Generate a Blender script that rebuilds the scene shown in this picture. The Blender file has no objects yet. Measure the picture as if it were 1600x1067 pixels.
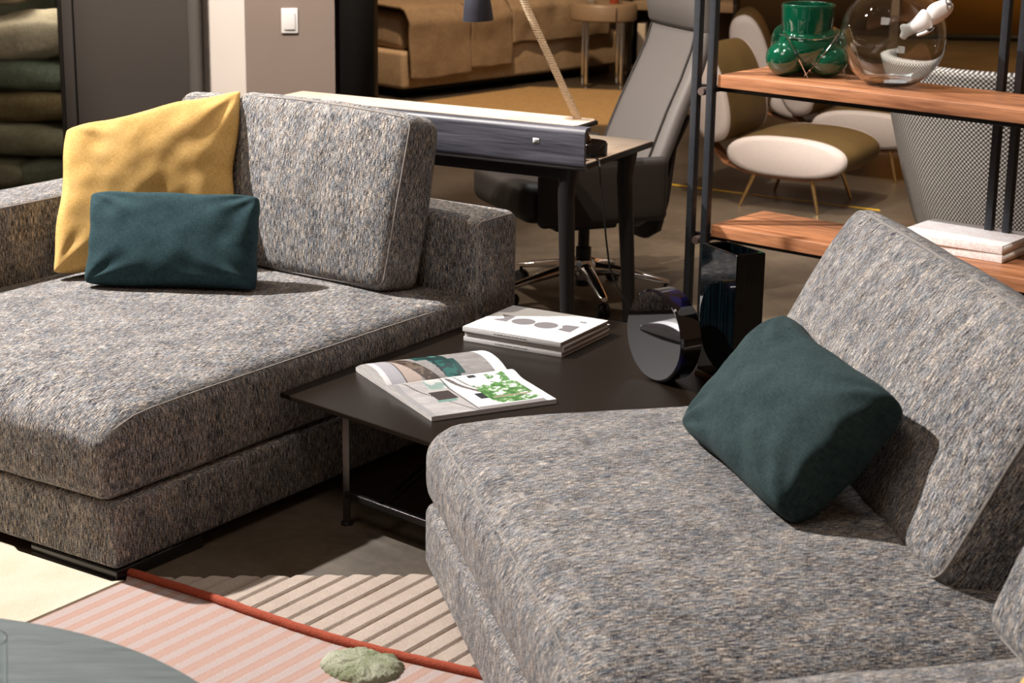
import bpy, bmesh, math, random
from mathutils import Vector, Matrix, noise
random.seed(7)
D = bpy.data; S = bpy.context.scene; COL = S.collection
R = math.radians

# ---------------------------------------------------------------- camera
PITCH, ROLL = R(15.6), R(-0.85)
cam = D.cameras.new('camera'); cam.sensor_width = 36; cam.lens = 2950 / 1600 * 36
cam.clip_end = 100; cam.clip_start = .05
co = D.objects.new('camera', cam); COL.objects.link(co)
fw = Vector((0, math.cos(PITCH), -math.sin(PITCH))); r0 = Vector((1, 0, 0)); u0 = r0.cross(fw)
rr = r0 * math.cos(ROLL) - u0 * math.sin(ROLL); uu = rr.cross(fw)
M = Matrix((rr, uu, -fw)).transposed().to_4x4(); M.translation = Vector((0, 0, 1.8))
co.matrix_world = M
cam.dof.use_dof = True; cam.dof.focus_distance = 5.0; cam.dof.aperture_fstop = 6.3
S.camera = co

# ---------------------------------------------------------------- world, lights, exposure
S.view_settings.view_transform = 'Standard'; S.view_settings.look = 'None'
S.view_settings.gamma = 1; S.view_settings.use_curve_mapping = False
S.view_settings.exposure = 0.0
w = D.worlds.new('world'); S.world = w; w.use_nodes = True
w.node_tree.nodes['Background'].inputs[0].default_value = (1, .58, .32, 1)
w.node_tree.nodes['Background'].inputs[1].default_value = .13

def spot(name, loc, aim, power, color, size=50, blend=.5, rad=.05):
    l = D.lights.new(name, 'SPOT'); l.energy = power; l.color = color
    l.spot_size = R(size); l.spot_blend = blend; l.shadow_soft_size = rad
    o = D.objects.new(name, l); COL.objects.link(o); o.location = loc
    o.rotation_euler = (Vector(aim) - Vector(loc)).to_track_quat('-Z', 'Y').to_euler(); return o
def area(name, loc, aim, power, color, sx, sy):
    l = D.lights.new(name, 'AREA'); l.shape = 'RECTANGLE'; l.size = sx; l.size_y = sy
    l.energy = power; l.color = color
    o = D.objects.new(name, l); COL.objects.link(o); o.location = loc
    o.rotation_euler = (Vector(aim) - Vector(loc)).to_track_quat('-Z', 'Y').to_euler(); return o
KEYC = (1, .96, .93)
spot('key_spot', (-4.2, 6.2, 4.9), (.05, 4.4, .4), 3500, KEYC, 50, .5, .07)
area('front_fill', (-1.2, 2.6, 4.2), (0, 4.8, .3), 32, (1, .92, .84), 1.6, 1.6)  # unseen fill added at the front to brighten camera-facing sides
spot('desk_spot', (-1.6, 6.3, 4.2), (.0, 6.6, .7), 420, (1, .88, .74), 45, .6, .06)
spot('rack_spot', (.2, 4.6, 4.2), (1.25, 6.5, .6), 420, (1, .88, .76), 45, .6, .05)
spot('lounge_spot', (.6, 7.2, 4.2), (1.6, 9.0, .2), 600, (1, .82, .64), 50, .6, .06)
spot('column_spot', (-1.75, 6.4, 3.8), (-1.3, 9.3, .6), 1300, (1, .88, .78), 30, .6, .05)
spot('bed_spot', (-.4, 10.6, 4.2), (-.5, 12.9, .3), 800, (1, .74, .50), 75, .7, .08)
area('cabinet_fill', (-2.75, 9.0, 1.75), (-2.6, 9.15, .4), 36, (1, .88, .70), .9, .1)  # fill added inside the cabinet to brighten the pillows, no fixture modelled
area('chrome_reflection_fill', (.8, 8.0, 4.2), (.6, 7.8, 0), 60, (.95, .97, 1), 2.4, 1.0)  # unseen area light added so the chrome base has something to reflect
spot('chair_spot', (-1.6, 5.4, 3.6), (.5, 7.2, .8), 900, (1, .90, .80), 30, .6, .06)
spot('woven_spot', (1.2, 5.6, 4.0), (2.0, 7.6, .6), 420, (1, .92, .86), 32, .6, .06)  # extra spot added to brighten the woven chair
spot('ochre_spot', (3.2, 13.0, 4.2), (4.4, 16.2, .6), 1300, (1, .66, .3), 70, .7, .1)

# ---------------------------------------------------------------- materials
def new_mat(name):
    m = D.materials.new(name); m.use_nodes = True
    return m, m.node_tree.nodes, m.node_tree.links, m.node_tree.nodes['Principled BSDF']
def plain(name, col, rough=.5, metal=0, spec=.5, coat=0, trans=0, ior=1.45, sheen=0, bump=0, bscale=60, var=0):
    m, n, l, b = new_mat(name)
    b.inputs['Base Color'].default_value = (*col, 1); b.inputs['Roughness'].default_value = rough
    b.inputs['Metallic'].default_value = metal; b.inputs['Specular IOR Level'].default_value = spec
    b.inputs['Coat Weight'].default_value = coat; b.inputs['Transmission Weight'].default_value = trans
    b.inputs['IOR'].default_value = ior; b.inputs['Sheen Weight'].default_value = sheen
    tc = n.new('ShaderNodeTexCoord'); nz = n.new('ShaderNodeTexNoise'); nz.inputs['Scale'].default_value = bscale
    nz.inputs['Detail'].default_value = 3; l.new(tc.outputs['Object'], nz.inputs['Vector'])
    if bump:
        bp = n.new('ShaderNodeBump'); bp.inputs['Strength'].default_value = bump; bp.inputs['Distance'].default_value = .003
        l.new(nz.outputs['Fac'], bp.inputs['Height']); l.new(bp.outputs['Normal'], b.inputs['Normal'])
    if var:
        mx = n.new('ShaderNodeMix'); mx.data_type = 'RGBA'; mx.blend_type = 'MULTIPLY'; mx.inputs[0].default_value = 1
        rp = n.new('ShaderNodeValToRGB'); rp.color_ramp.elements[0].position = .3; rp.color_ramp.elements[1].position = .7
        rp.color_ramp.elements[0].color = (1 - var,) * 3 + (1,); rp.color_ramp.elements[1].color = (1, 1, 1, 1)
        l.new(nz.outputs['Fac'], rp.inputs[0]); mx.inputs[6].default_value = (*col, 1); l.new(rp.outputs[0], mx.inputs[7])
        l.new(mx.outputs[2], b.inputs['Base Color'])
    return m
def ramp(n, stops):
    r = n.new('ShaderNodeValToRGB'); e = r.color_ramp.elements
    while len(e) < len(stops): e.new(.5)
    for x, (p, c) in zip(e, stops): x.position = p; x.color = (*c, 1)
    return r
def mapped_noise(n, l, src, scale, sc=1, detail=2, rough=.5):
    mp = n.new('ShaderNodeMapping'); mp.inputs['Scale'].default_value = scale
    nz = n.new('ShaderNodeTexNoise'); nz.inputs['Scale'].default_value = sc; nz.inputs['Detail'].default_value = detail
    nz.inputs['Roughness'].default_value = rough
    l.new(src, mp.inputs['Vector']); l.new(mp.outputs[0], nz.inputs['Vector']); return nz
def math_node(n, l, op, a, b):
    m = n.new('ShaderNodeMath'); m.operation = op
    for i, v in enumerate((a, b)):
        if isinstance(v, (int, float)): m.inputs[i].default_value = v
        else: l.new(v, m.inputs[i])
    return m.outputs[0]
def tweed():
    m, n, l, b = new_mat('tweed_upholstery')
    uv = n.new('ShaderNodeUVMap').outputs[0]
    a = mapped_noise(n, l, uv, (640, 46, 1), 1, 2.5, .7)
    c = mapped_noise(n, l, uv, (125, 640, 1), 1, 2, .6)
    big = mapped_noise(n, l, uv, (16, 6, 1), 1, 3)
    s = math_node(n, l, 'ADD', math_node(n, l, 'MULTIPLY', a.outputs['Fac'], .64), math_node(n, l, 'MULTIPLY', c.outputs['Fac'], .36))
    lng = mapped_noise(n, l, uv, (380, 17, 1), 1, 2, .6)
    s = math_node(n, l, 'ADD', s, math_node(n, l, 'MULTIPLY', math_node(n, l, 'SUBTRACT', lng.outputs['Fac'], .5), .24))
    s = math_node(n, l, 'ADD', s, math_node(n, l, 'MULTIPLY', math_node(n, l, 'SUBTRACT', big.outputs['Fac'], .5), .10))
    rp = ramp(n, [(.41, (.008, .008, .011)), (.465, (.055, .052, .056)), (.515, (.17, .155, .145)), (.555, (.46, .39, .32)), (.62, (.78, .69, .60))])
    rb = ramp(n, [(.40, (.010, .011, .018)), (.46, (.055, .064, .080)), (.51, (.160, .172, .190)), (.57, (.40, .385, .37)), (.66, (.66, .62, .57))])
    l.new(s, rp.inputs[0]); l.new(s, rb.inputs[0])
    pt = mapped_noise(n, l, uv, (90, 24, 1), 1, 3); rm = ramp(n, [(.42, (0, 0, 0)), (.58, (1, 1, 1))]); l.new(pt.outputs['Fac'], rm.inputs[0])
    mx = n.new('ShaderNodeMix'); mx.data_type = 'RGBA'; l.new(rm.outputs[0], mx.inputs[0]); l.new(rp.outputs[0], mx.inputs[6]); l.new(rb.outputs[0], mx.inputs[7])
    l.new(mx.outputs[2], b.inputs['Base Color'])
    b.inputs['Roughness'].default_value = .9; b.inputs['Specular IOR Level'].default_value = .15; b.inputs['Sheen Weight'].default_value = .05
    bp = n.new('ShaderNodeBump'); bp.inputs['Strength'].default_value = .4; bp.inputs['Distance'].default_value = .002
    l.new(s, bp.inputs['Height']); l.new(bp.outputs['Normal'], b.inputs['Normal']); return m
def cloth(name, c1, c2, thread=(420, 420), sheen=.3, patch=14, bump=.35):
    m, n, l, b = new_mat(name)
    uv = n.new('ShaderNodeUVMap').outputs[0]
    a = mapped_noise(n, l, uv, (thread[0], thread[0] / 5, 1), 1, 2, .6); c = mapped_noise(n, l, uv, (thread[1] / 5, thread[1], 1), 1, 2, .6)
    p = mapped_noise(n, l, uv, (patch, patch, 1), 1, 4, .6)
    s = math_node(n, l, 'ADD', math_node(n, l, 'MULTIPLY', a.outputs['Fac'], .35), math_node(n, l, 'MULTIPLY', c.outputs['Fac'], .35))
    s = math_node(n, l, 'ADD', s, math_node(n, l, 'MULTIPLY', p.outputs['Fac'], .30))
    rp = ramp(n, [(.38, c1), (.62, c2)]); l.new(s, rp.inputs[0]); l.new(rp.outputs[0], b.inputs['Base Color'])
    b.inputs['Roughness'].default_value = .9; b.inputs['Specular IOR Level'].default_value = .15; b.inputs['Sheen Weight'].default_value = sheen
    b.inputs['Sheen Tint'].default_value = (*[min(1, x * 1.6 + .1) for x in c2], 1)
    bp = n.new('ShaderNodeBump'); bp.inputs['Strength'].default_value = bump; bp.inputs['Distance'].default_value = .0015
    l.new(s, bp.inputs['Height']); l.new(bp.outputs['Normal'], b.inputs['Normal']); return m
def wood(name, dark, light, scale=(3, 40, 40), rough=.4, bump=.1):
    m, n, l, b = new_mat(name)
    src = n.new('ShaderNodeTexCoord').outputs['Object']
    w1 = mapped_noise(n, l, src, scale, 1, 4, .6)
    w2 = mapped_noise(n, l, src, (scale[0] * 3, scale[1] * 5, scale[2] * 5), 1, 2, .5)
    s = math_node(n, l, 'ADD', math_node(n, l, 'MULTIPLY', w1.outputs['Fac'], .7), math_node(n, l, 'MULTIPLY', w2.outputs['Fac'], .3))
    rp = ramp(n, [(.36, dark), (.62, light)]); l.new(s, rp.inputs[0]); l.new(rp.outputs[0], b.inputs['Base Color'])
    b.inputs['Roughness'].default_value = rough
    bp = n.new('ShaderNodeBump'); bp.inputs['Strength'].default_value = bump; bp.inputs['Distance'].default_value = .002
    l.new(s, bp.inputs['Height']); l.new(bp.outputs['Normal'], b.inputs['Normal']); return m
def attr_mat(name, rough=.5, coat=0):
    m, n, l, b = new_mat(name); a = n.new('ShaderNodeAttribute'); a.attribute_name = 'ink'
    nz = n.new('ShaderNodeTexNoise'); nz.inputs['Scale'].default_value = 90; tc = n.new('ShaderNodeTexCoord'); l.new(tc.outputs['Object'], nz.inputs['Vector'])
    mx = n.new('ShaderNodeMix'); mx.data_type = 'RGBA'; mx.blend_type = 'OVERLAY'; mx.inputs[0].default_value = .12
    l.new(a.outputs['Color'], mx.inputs[6]); l.new(nz.outputs['Fac'], mx.inputs[7]); l.new(mx.outputs[2], b.inputs['Base Color'])
    b.inputs['Roughness'].default_value = rough; b.inputs['Coat Weight'].default_value = coat; return m

TWEED = tweed()
PIPING = plain('grey_piping', (.25, .23, .21), .8, bump=.4, bscale=300)
TEAL = cloth('teal_velvet', (.013, .034, .042), (.034, .070, .078), (300, 300), .12)
GREEN_VELVET = cloth('dark_green_velvet', (.013, .028, .030), (.034, .058, .058), (300, 300), .12)
YELLOW = cloth('mustard_linen', (.56, .32, .085), (.80, .52, .20), (380, 380), .1, 10)
BLACKM = plain('black_metal', (.012, .011, .011), .35, .3, var=.2)
TABLETOP = plain('table_black_lacquer', (.012, .008, .005), .30, 0, .3, bump=.03, bscale=400)
STEEL = plain('dark_steel', (.10, .095, .09), .32, .9, bump=.02)
GLOSSB = plain('gloss_black', (.006, .006, .007), .12, 0, .5, coat=.5)
WALNUT = wood('walnut', (.15, .055, .024), (.44, .19, .088), (2.2, 22, 22), .42)
POSTM = plain('rack_grey_metal', (.045, .05, .06), .38, .5, var=.2)
CHROME = plain('polished_chrome', (.78, .78, .80), .08, 1)
BRASS = plain('satin_brass', (.80, .56, .26), .25, 1)
COPPER = plain('bolt_copper', (.16, .12, .11), .4, .6)
PAPER = plain('white_paper', (.74, .73, .72), .5, bump=.05, bscale=500)
PAGES = wood('page_edges', (.20, .15, .13), (.42, .35, .31), (1, 1, 900), .8)
INKG = plain('grey_ink', (.17, .155, .16), .6)
INKD = plain('dark_ink', (.03, .03, .03), .6)
CREAMTOP = plain('cream_linoleum', (.66, .52, .40), .5, var=.08, bscale=8)
ASH = wood('dark_stained_ash', (.020, .020, .026), (.10, .10, .125), (3, 60, 90), .4, .2)
LEATHER = plain('grey_leather', (.135, .125, .122), .48, bump=.15, bscale=350, var=.12)
LEATHERD = plain('dark_leather', (.022, .018, .016), .5, bump=.15, bscale=350)
WHITEL = plain('pale_leather', (.62, .55, .52), .55, var=.05)
OLIVE = plain('olive_velvet', (.135, .085, .028), .6, sheen=0, var=.2, bscale=6)
PLY = wood('walnut_ply', (.18, .07, .03), (.42, .19, .09), (5, 30, 30), .4)
BLACKP = plain('black_plastic', (.012, .012, .012), .4)

# ---------------------------------------------------------------- object helpers
def link(name, bm, mat, parent=None, smooth=True, loc=None, rot=None, angle=40):
    me = D.meshes.new(name)
    if smooth:
        for f in bm.faces: f.smooth = True
        for e in bm.edges:
            if len(e.link_faces) == 2 and e.calc_face_angle(0) > R(angle): e.smooth = False
    bm.to_mesh(me); bm.free()
    for m in (mat if isinstance(mat, (list, tuple)) else [mat]): me.materials.append(m)
    o = D.objects.new(name, me); COL.objects.link(o)
    if parent: o.parent = parent
    if loc is not None: o.location = loc
    if rot is not None: o.rotation_euler = rot
    return o
def tag(o, label, cat, group=None, kind=None):
    o['label'] = label; o['category'] = cat
    if group: o['group'] = group
    if kind: o['kind'] = kind
    return o
def thing(name, label, cat, loc=(0, 0, 0), rz=0, group=None):
    o = D.objects.new(name, None); COL.objects.link(o); o.location = loc; o.rotation_euler = (0, 0, rz)
    o.empty_display_size = .1
    return tag(o, label, cat, group)
def structure(o): o['kind'] = 'structure'; return o
def copy_tree(o, parent=None):
    c = o.copy(); COL.objects.link(c)
    if parent: c.parent = parent; c.matrix_parent_inverse = o.matrix_parent_inverse.copy()
    for ch in list(o.children): copy_tree(ch, c)
    return c
def add_box(bm, x0, x1, y0, y1, z0, z1, bev=0, mat=0, M4=None):
    vs = [bm.verts.new((x, y, z)) for z in (z0, z1) for y in (y0, y1) for x in (x0, x1)]
    fs = [bm.faces.new([vs[i] for i in q]) for q in ((0, 2, 3, 1), (4, 5, 7, 6), (0, 1, 5, 4), (2, 6, 7, 3), (0, 4, 6, 2), (1, 3, 7, 5))]
    for f in fs: f.material_index = mat
    if M4 is not None: bmesh.ops.transform(bm, matrix=M4, verts=vs)
    if bev:
        es = list({e for f in fs for e in f.edges})
        bmesh.ops.bevel(bm, geom=es, offset=bev, segments=3, profile=.5, affect='EDGES')
def box(name, x0, x1, y0, y1, z0, z1, mat, parent=None, bev=.002, **k):
    bm = bmesh.new(); add_box(bm, x0, x1, y0, y1, z0, z1, bev); return link(name, bm, mat, parent, **k)
def add_tube(bm, pts, r, seg=10, closed=False, caps=True, rfun=None):
    pts = [Vector(p) for p in pts]; n = len(pts); rings = []
    prev = None
    for i, p in enumerate(pts):
        if closed: t = pts[(i + 1) % n] - pts[i - 1]
        else: t = pts[min(i + 1, n - 1)] - pts[max(i - 1, 0)]
        t.normalize()
        if prev is None: a = t.orthogonal().normalized()
        else: a = (prev - t * prev.dot(t)).normalized()
        prev = a; b = t.cross(a); rad = rfun(i / (n - 1)) if rfun else r
        rings.append([bm.verts.new(p + (a * math.cos(2 * math.pi * k / seg) + b * math.sin(2 * math.pi * k / seg)) * rad) for k in range(seg)])
    m = n if closed else n - 1
    for i in range(m):
        A, B = rings[i], rings[(i + 1) % n]
        for k in range(seg): bm.faces.new((A[k], A[(k + 1) % seg], B[(k + 1) % seg], B[k]))
    if caps and not closed:
        bm.faces.new(rings[0][::-1]); bm.faces.new(rings[-1])
def tube(name, pts, r, mat, parent=None, seg=10, closed=False, rfun=None, **k):
    bm = bmesh.new(); add_tube(bm, pts, r, seg, closed, True, rfun); bmesh.ops.recalc_face_normals(bm, faces=bm.faces)
    return link(name, bm, mat, parent, **k)
def lathe(name, prof, mat, parent=None, seg=40, closed=False, loc=None, rot=None, angle=40):
    bm = bmesh.new(); rings = []
    for r_, z in prof:
        if r_ < 1e-6: rings.append([bm.verts.new((0, 0, z))])
        else: rings.append([bm.verts.new((r_ * math.cos(2 * math.pi * k / seg), r_ * math.sin(2 * math.pi * k / seg), z)) for k in range(seg)])
    pr = list(zip(rings, rings[1:] + ([rings[0]] if closed else [])))
    if not closed: pr = list(zip(rings[:-1], rings[1:]))
    for A, B in pr:
        for k in range(seg):
            k2 = (k + 1) % seg
            if len(A) == 1 and len(B) == 1: continue
            if len(A) == 1: bm.faces.new((A[0], B[k2], B[k]))
            elif len(B) == 1: bm.faces.new((A[k], A[k2], B[0]))
            else: bm.faces.new((A[k], A[k2], B[k2], B[k]))
    bmesh.ops.recalc_face_normals(bm, faces=bm.faces)
    return link(name, bm, mat, parent, loc=loc, rot=rot, angle=angle)
def prism(name, poly, z0, z1, mat, parent=None, bev=0, M4=None, **k):
    bm = bmesh.new()
    lo = [bm.verts.new((x, y, z0)) for x, y in poly]; hi = [bm.verts.new((x, y, z1)) for x, y in poly]
    bm.faces.new(lo[::-1]); bm.faces.new(hi); n = len(poly)
    for i in range(n): bm.faces.new((lo[i], lo[(i + 1) % n], hi[(i + 1) % n], hi[i]))
    bmesh.ops.recalc_face_normals(bm, faces=bm.faces)
    if bev: bmesh.ops.bevel(bm, geom=[e for e in bm.edges], offset=bev, segments=2, affect='EDGES')
    if M4 is not None: bmesh.ops.transform(bm, matrix=M4, verts=bm.verts)
    return link(name, bm, mat, parent, **k)
def spans(h, r, n):
    inner = h - r; out = []
    k = 6
    for i in range(k): out.append(-h + r * (1 - math.cos(math.pi / 2 * i / k)) * 1.0)
    for i in range(n + 1): out.append(-inner + 2 * inner * i / n)
    for i in range(k - 1, -1, -1): out.append(h - r * (1 - math.cos(math.pi / 2 * i / k)))
    return out
def soft_box(name, hx, hy, hz, r, mat, parent=None, deform=None, n=16, wob=.0, seam=None, loc=None, M4=None, streak='y', uvs=1.0, r3=None):
    """rounded box centred on the origin, deformed, with box-projected UVs in metres"""
    H = (hx, hy, hz); bm = bmesh.new(); uvl = bm.loops.layers.uv.new('UVMap')
    sp = [spans(h, min(r, h * .999), max(2, int(n * h / max(H)))) for h in H]
    def shape(q):
        c = Vector([max(-(h - r), min(h - r, v)) for v, h in zip(q, H)])
        d = Vector(q) - c
        p = c + (d.normalized() * r if d.length > 1e-9 else d)
        if deform: p = Vector(deform(p))
        if wob:
            nv = noise.noise_vector(p * 5 + Vector((hx * 9, hy * 7, 3))) + .5 * noise.noise_vector(p * 13)
            p = p + nv * wob
        if M4 is not None: p = M4 @ p
        return p
    for ax in range(3):
        a1, a2 = [(1, 2), (0, 2), (0, 1)][ax]
        for sgn in (-1, 1):
            g = []
            for u in sp[a1]:
                row = []
                for v in sp[a2]:
                    q = [0, 0, 0]; q[ax] = sgn * H[ax]; q[a1] = u; q[a2] = v
                    row.append((bm.verts.new(shape(q)), (u, v)))
                g.append(row)
            for i in range(len(g) - 1):
                for j in range(len(g[0]) - 1):
                    qd = [g[i][j], g[i + 1][j], g[i + 1][j + 1], g[i][j + 1]]
                    if (ax == 1) != (sgn < 0): qd = qd[::-1]
                    try: f = bm.faces.new([v for v, _ in qd])
                    except ValueError: continue
                    for lp, (_, uv) in zip(f.loops, qd):
                        u, v = uv
                        if streak == 'x' and ax == 2: u, v = v, u
                        lp[uvl].uv = (u * uvs + ax * 3.17 + hx, v * uvs + sgn * 1.7 + hy)
    bmesh.ops.remove_doubles(bm, verts=bm.verts, dist=1e-5)
    bmesh.ops.recalc_face_normals(bm, faces=bm.faces)
    o = link(name, bm, mat, parent, loc=loc, angle=80)
    def path(axis, sgn):
        # loop of points round the rounded edge at side sgn of axis
        a1, a2 = [(1, 2), (0, 2), (0, 1)][axis]; pts = []
        k = r * math.sqrt(.5); L1, L2 = H[a1] - r + k, H[a2] - r + k
        ht = H[axis] - r + k
        def P(u, v):
            q = [0, 0, 0]; q[axis] = sgn * ht; q[a1] = u; q[a2] = v
            p = Vector(q)
            if deform: p = Vector(deform(p))
            if M4 is not None: p = M4 @ p
            return p
        N = 22; i1, i2 = H[a1] - r, H[a2] - r
        def arc(cx, cy, t0): return [P(cx + k * math.cos(t0 + t * math.pi / 12), cy + k * math.sin(t0 + t * math.pi / 12)) for t in range(1, 6)]
        pts += [P(L1, -i2 + 2 * i2 * t / N) for t in range(N + 1)] + arc(i1, i2, 0)
        pts += [P(i1 - 2 * i1 * t / N, L2) for t in range(N + 1)] + arc(-i1, i2, math.pi / 2)
        pts += [P(-L1, i2 - 2 * i2 * t / N) for t in range(N + 1)] + arc(-i1, -i2, math.pi)
        pts += [P(-i1 + 2 * i1 * t / N, -L2) for t in range(N + 1)] + arc(i1, -i2, 1.5 * math.pi)
        return pts
    for sm_ in (seam or []):
        pts = path(sm_[0], sm_[1])
        if len(sm_) > 3:        # one side only: 'right' (+x) or 'left' (-x)
            k0 = 0 if sm_[3] == 'right' else 2 * 28
            tube('piping', pts[k0:k0 + 23], sm_[2], PIPING, o, 6)
        else: tube('piping', pts, sm_[2], PIPING, o, 6, True)
    return o
def pillow(name, W, Hh, T, mat, label, group, corners, pull=.06, seed=0, wr=.006, flat_lo=0, cat='cushion', ear=.35, pm=None):
    """corners: bottom-left, bottom-right, top-left (world points at the cushion's corners)"""
    BL, BR, TL = map(Vector, corners[:3]); TR = Vector(corners[3]) if len(corners) > 3 else BR + TL - BL
    X = (BR - BL).normalized(); Y = (TL - BL); Y = (Y - X * Y.dot(X)).normalized(); Z = X.cross(Y)
    c = (BL + BR + TL + TR) / 4
    loc4 = [((q - c).dot(X), (q - c).dot(Y), (q - c).dot(Z)) for q in (BL, BR, TL, TR)]
    bm = bmesh.new(); uvl = bm.loops.layers.uv.new('UVMap'); n = 44
    off = Vector((seed * 3.1, seed * 1.7, seed))
    def pt(u, v, s):
        # edge curves in between the corners
        x = u * W / 2 * (1 - pull * (1 - v * v) * abs(u)); y = v * Hh / 2 * (1 - pull * (1 - u * u) * abs(v))
        k = max(0, (1 - abs(u) ** 2.2)) ** .5 * max(0, (1 - abs(v) ** 2.2)) ** .5
        t = T / 2 * k ** (.62)
        q = Vector((x * 7, y * 7, s)) + off
        wrn = noise.noise(q) * .9 + noise.noise(Vector((x * 16, y * 16, s * 2)) + off) * .6
        # tension folds radiating from the corners
        f = 0
        for cu in (-1, 1):
            for cv in (-1, 1):
                dx, dy = (u - cu), (v - cv); d = math.hypot(dx, dy); a = math.atan2(dy, dx)
                f += math.exp(-d * 2.6) * math.sin(a * 11 + seed + cu * 2 + cv) * min(1, d * 3)
        t2 = t + s * 0 + (wrn * wr + f * wr * 1.5) * min(1, k * 2.2)
        cr_ = (abs(u) * abs(v)) ** 7; en = noise.noise(Vector((u * 1.7, v * 1.7, 4)) + off) * .014 * max(abs(u), abs(v)) ** 6
        x = x * (1 - .035 * cr_) + en; y = y * (1 - .045 * cr_) + en * .8
        U, V = x / W + .5, y / Hh + .5
        bx, by, bz = [loc4[0][i] * (1 - U) * (1 - V) + loc4[1][i] * U * (1 - V) + loc4[2][i] * (1 - U) * V + loc4[3][i] * U * V for i in range(3)]
        return Vector((bx, by, bz + s * t2 + noise.noise(Vector((x * 4, y * 4, 7)) + off) * .012 * (abs(u) ** 2 + abs(v) ** 2) * .5))
    gr = {}
    for s in (1, -1):
        g = [[bm.verts.new(pt(-math.cos(math.pi * i / n) if 0 else (2 * i / n - 1), 2 * j / n - 1, s)) for j in range(n + 1)] for i in range(n + 1)]
        for i in range(n):
            for j in range(n):
                q = [(i, j), (i + 1, j), (i + 1, j + 1), (i, j + 1)]
                if s < 0: q = q[::-1]
                f = bm.faces.new([g[a][b] for a, b in q])
                for lp, (a, b) in zip(f.loops, q): lp[uvl].uv = (a / n * W + s * 2, b / n * Hh + seed)
    bmesh.ops.remove_doubles(bm, verts=bm.verts, dist=1e-5)
    M4 = Matrix((X, Y, Z)).transposed().to_4x4(); M4.translation = c
    o = link(name, bm, mat, angle=180); o.matrix_world = M4
    md = o.modifiers.new('smooth_surface', 'SUBSURF'); md.levels = 1; md.render_levels = 1
    per = []
    N = 40
    for i in range(N): per.append(pt(-1 + 2 * i / N, -1, 1))
    for i in range(N): per.append(pt(1, -1 + 2 * i / N, 1))
    for i in range(N): per.append(pt(1 - 2 * i / N, 1, 1))
    for i in range(N): per.append(pt(-1, 1 - 2 * i / N, 1))
    tag(o, label, cat, group)
    return o

# ---------------------------------------------------------------- room shell
FLOOR, n, l, b = new_mat('polished_concrete')
src = n.new('ShaderNodeTexCoord').outputs['Object']
a_ = mapped_noise(n, l, src, (1.3, 1.3, 1.3), 1, 6, .65); c_ = mapped_noise(n, l, src, (30, 30, 30), 1, 3, .6)
s_ = math_node(n, l, 'ADD', math_node(n, l, 'MULTIPLY', a_.outputs['Fac'], .75), math_node(n, l, 'MULTIPLY', c_.outputs['Fac'], .25))
rp_ = ramp(n, [(.35, (.050, .038, .027)), (.62, (.120, .092, .064))]); l.new(s_, rp_.inputs[0]); l.new(rp_.outputs[0], b.inputs['Base Color'])
b.inputs['Roughness'].default_value = .34
structure(box('floor', -9, 11, -2, 19, -.1, 0, FLOOR, bev=0))
WALLB = plain('warm_brown_wall', (.16, .105, .06), .7, var=.1, bscale=2)
structure(box('wall_back', -9, 3.2, 16.4, 16.6, 0, 4.6, WALLB, bev=0))
OCHRE = plain('ochre_wall', (.42, .20, .035), .6, var=.08, bscale=2)
structure(box('wall_right', 3.3, 8.5, 16.2, 16.4, .0, 4.6, OCHRE, bev=0))
structure(box('baseboard_right', 3.3, 8.5, 16.17, 16.198, 0, .05, BLACKM, bev=0))

# white-and-taupe column with a light switch
WHITEW = plain('white_wall_paint', (.82, .76, .70), .7, var=.04, bscale=3)
TAUPE = plain('taupe_wall_paint', (.235, .185, .155), .7, var=.06, bscale=3)
DARKP = plain('dark_grey_laminate', (.060, .053, .048), .45, var=.08, bscale=3)
BLK = plain('black_panel', (.008, .007, .006), .6)
bm = bmesh.new(); M4 = Matrix.Translation((-1.30, 9.1, 0)) @ Matrix.Rotation(R(12), 4, 'Z')
add_box(bm, 0, .43, 0, .5, 0, 3.4, 0, 1, M4)
bm.faces.ensure_lookup_table()
structure(link('wall_column', bm, [WHITEW, TAUPE], smooth=False))
bm = bmesh.new(); add_box(bm, -.30, 0, 0, .5, 0, 3.4, 0, 0, Matrix.Translation((-1.302, 9.1, 0)) @ Matrix.Rotation(R(-38), 4, 'Z') @ Matrix.Rotation(R(0), 4, 'Z'))
structure(link('wall_white', bm, WHITEW, smooth=False))
structure(box('wall_panel_dark', -.89, -.70, 9.25, 9.6, 0, 3.4, BLK, bev=0))
sw = thing('light_switch', 'white square rocker light switch on the taupe wall face', 'light switch', (-1.30 + .213 * math.cos(R(12)), 9.1 + .213 * math.sin(R(12)), .83), R(12))
bm = bmesh.new(); add_box(bm, -.040, .040, -.012, 0, -.06, .06, .004); link('cover_plate', bm, PAPER, sw)
bm = bmesh.new(); add_box(bm, -.026, .026, -.020, -.012, -.042, .042, .003); link('rocker', bm, PAPER, sw)

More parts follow.
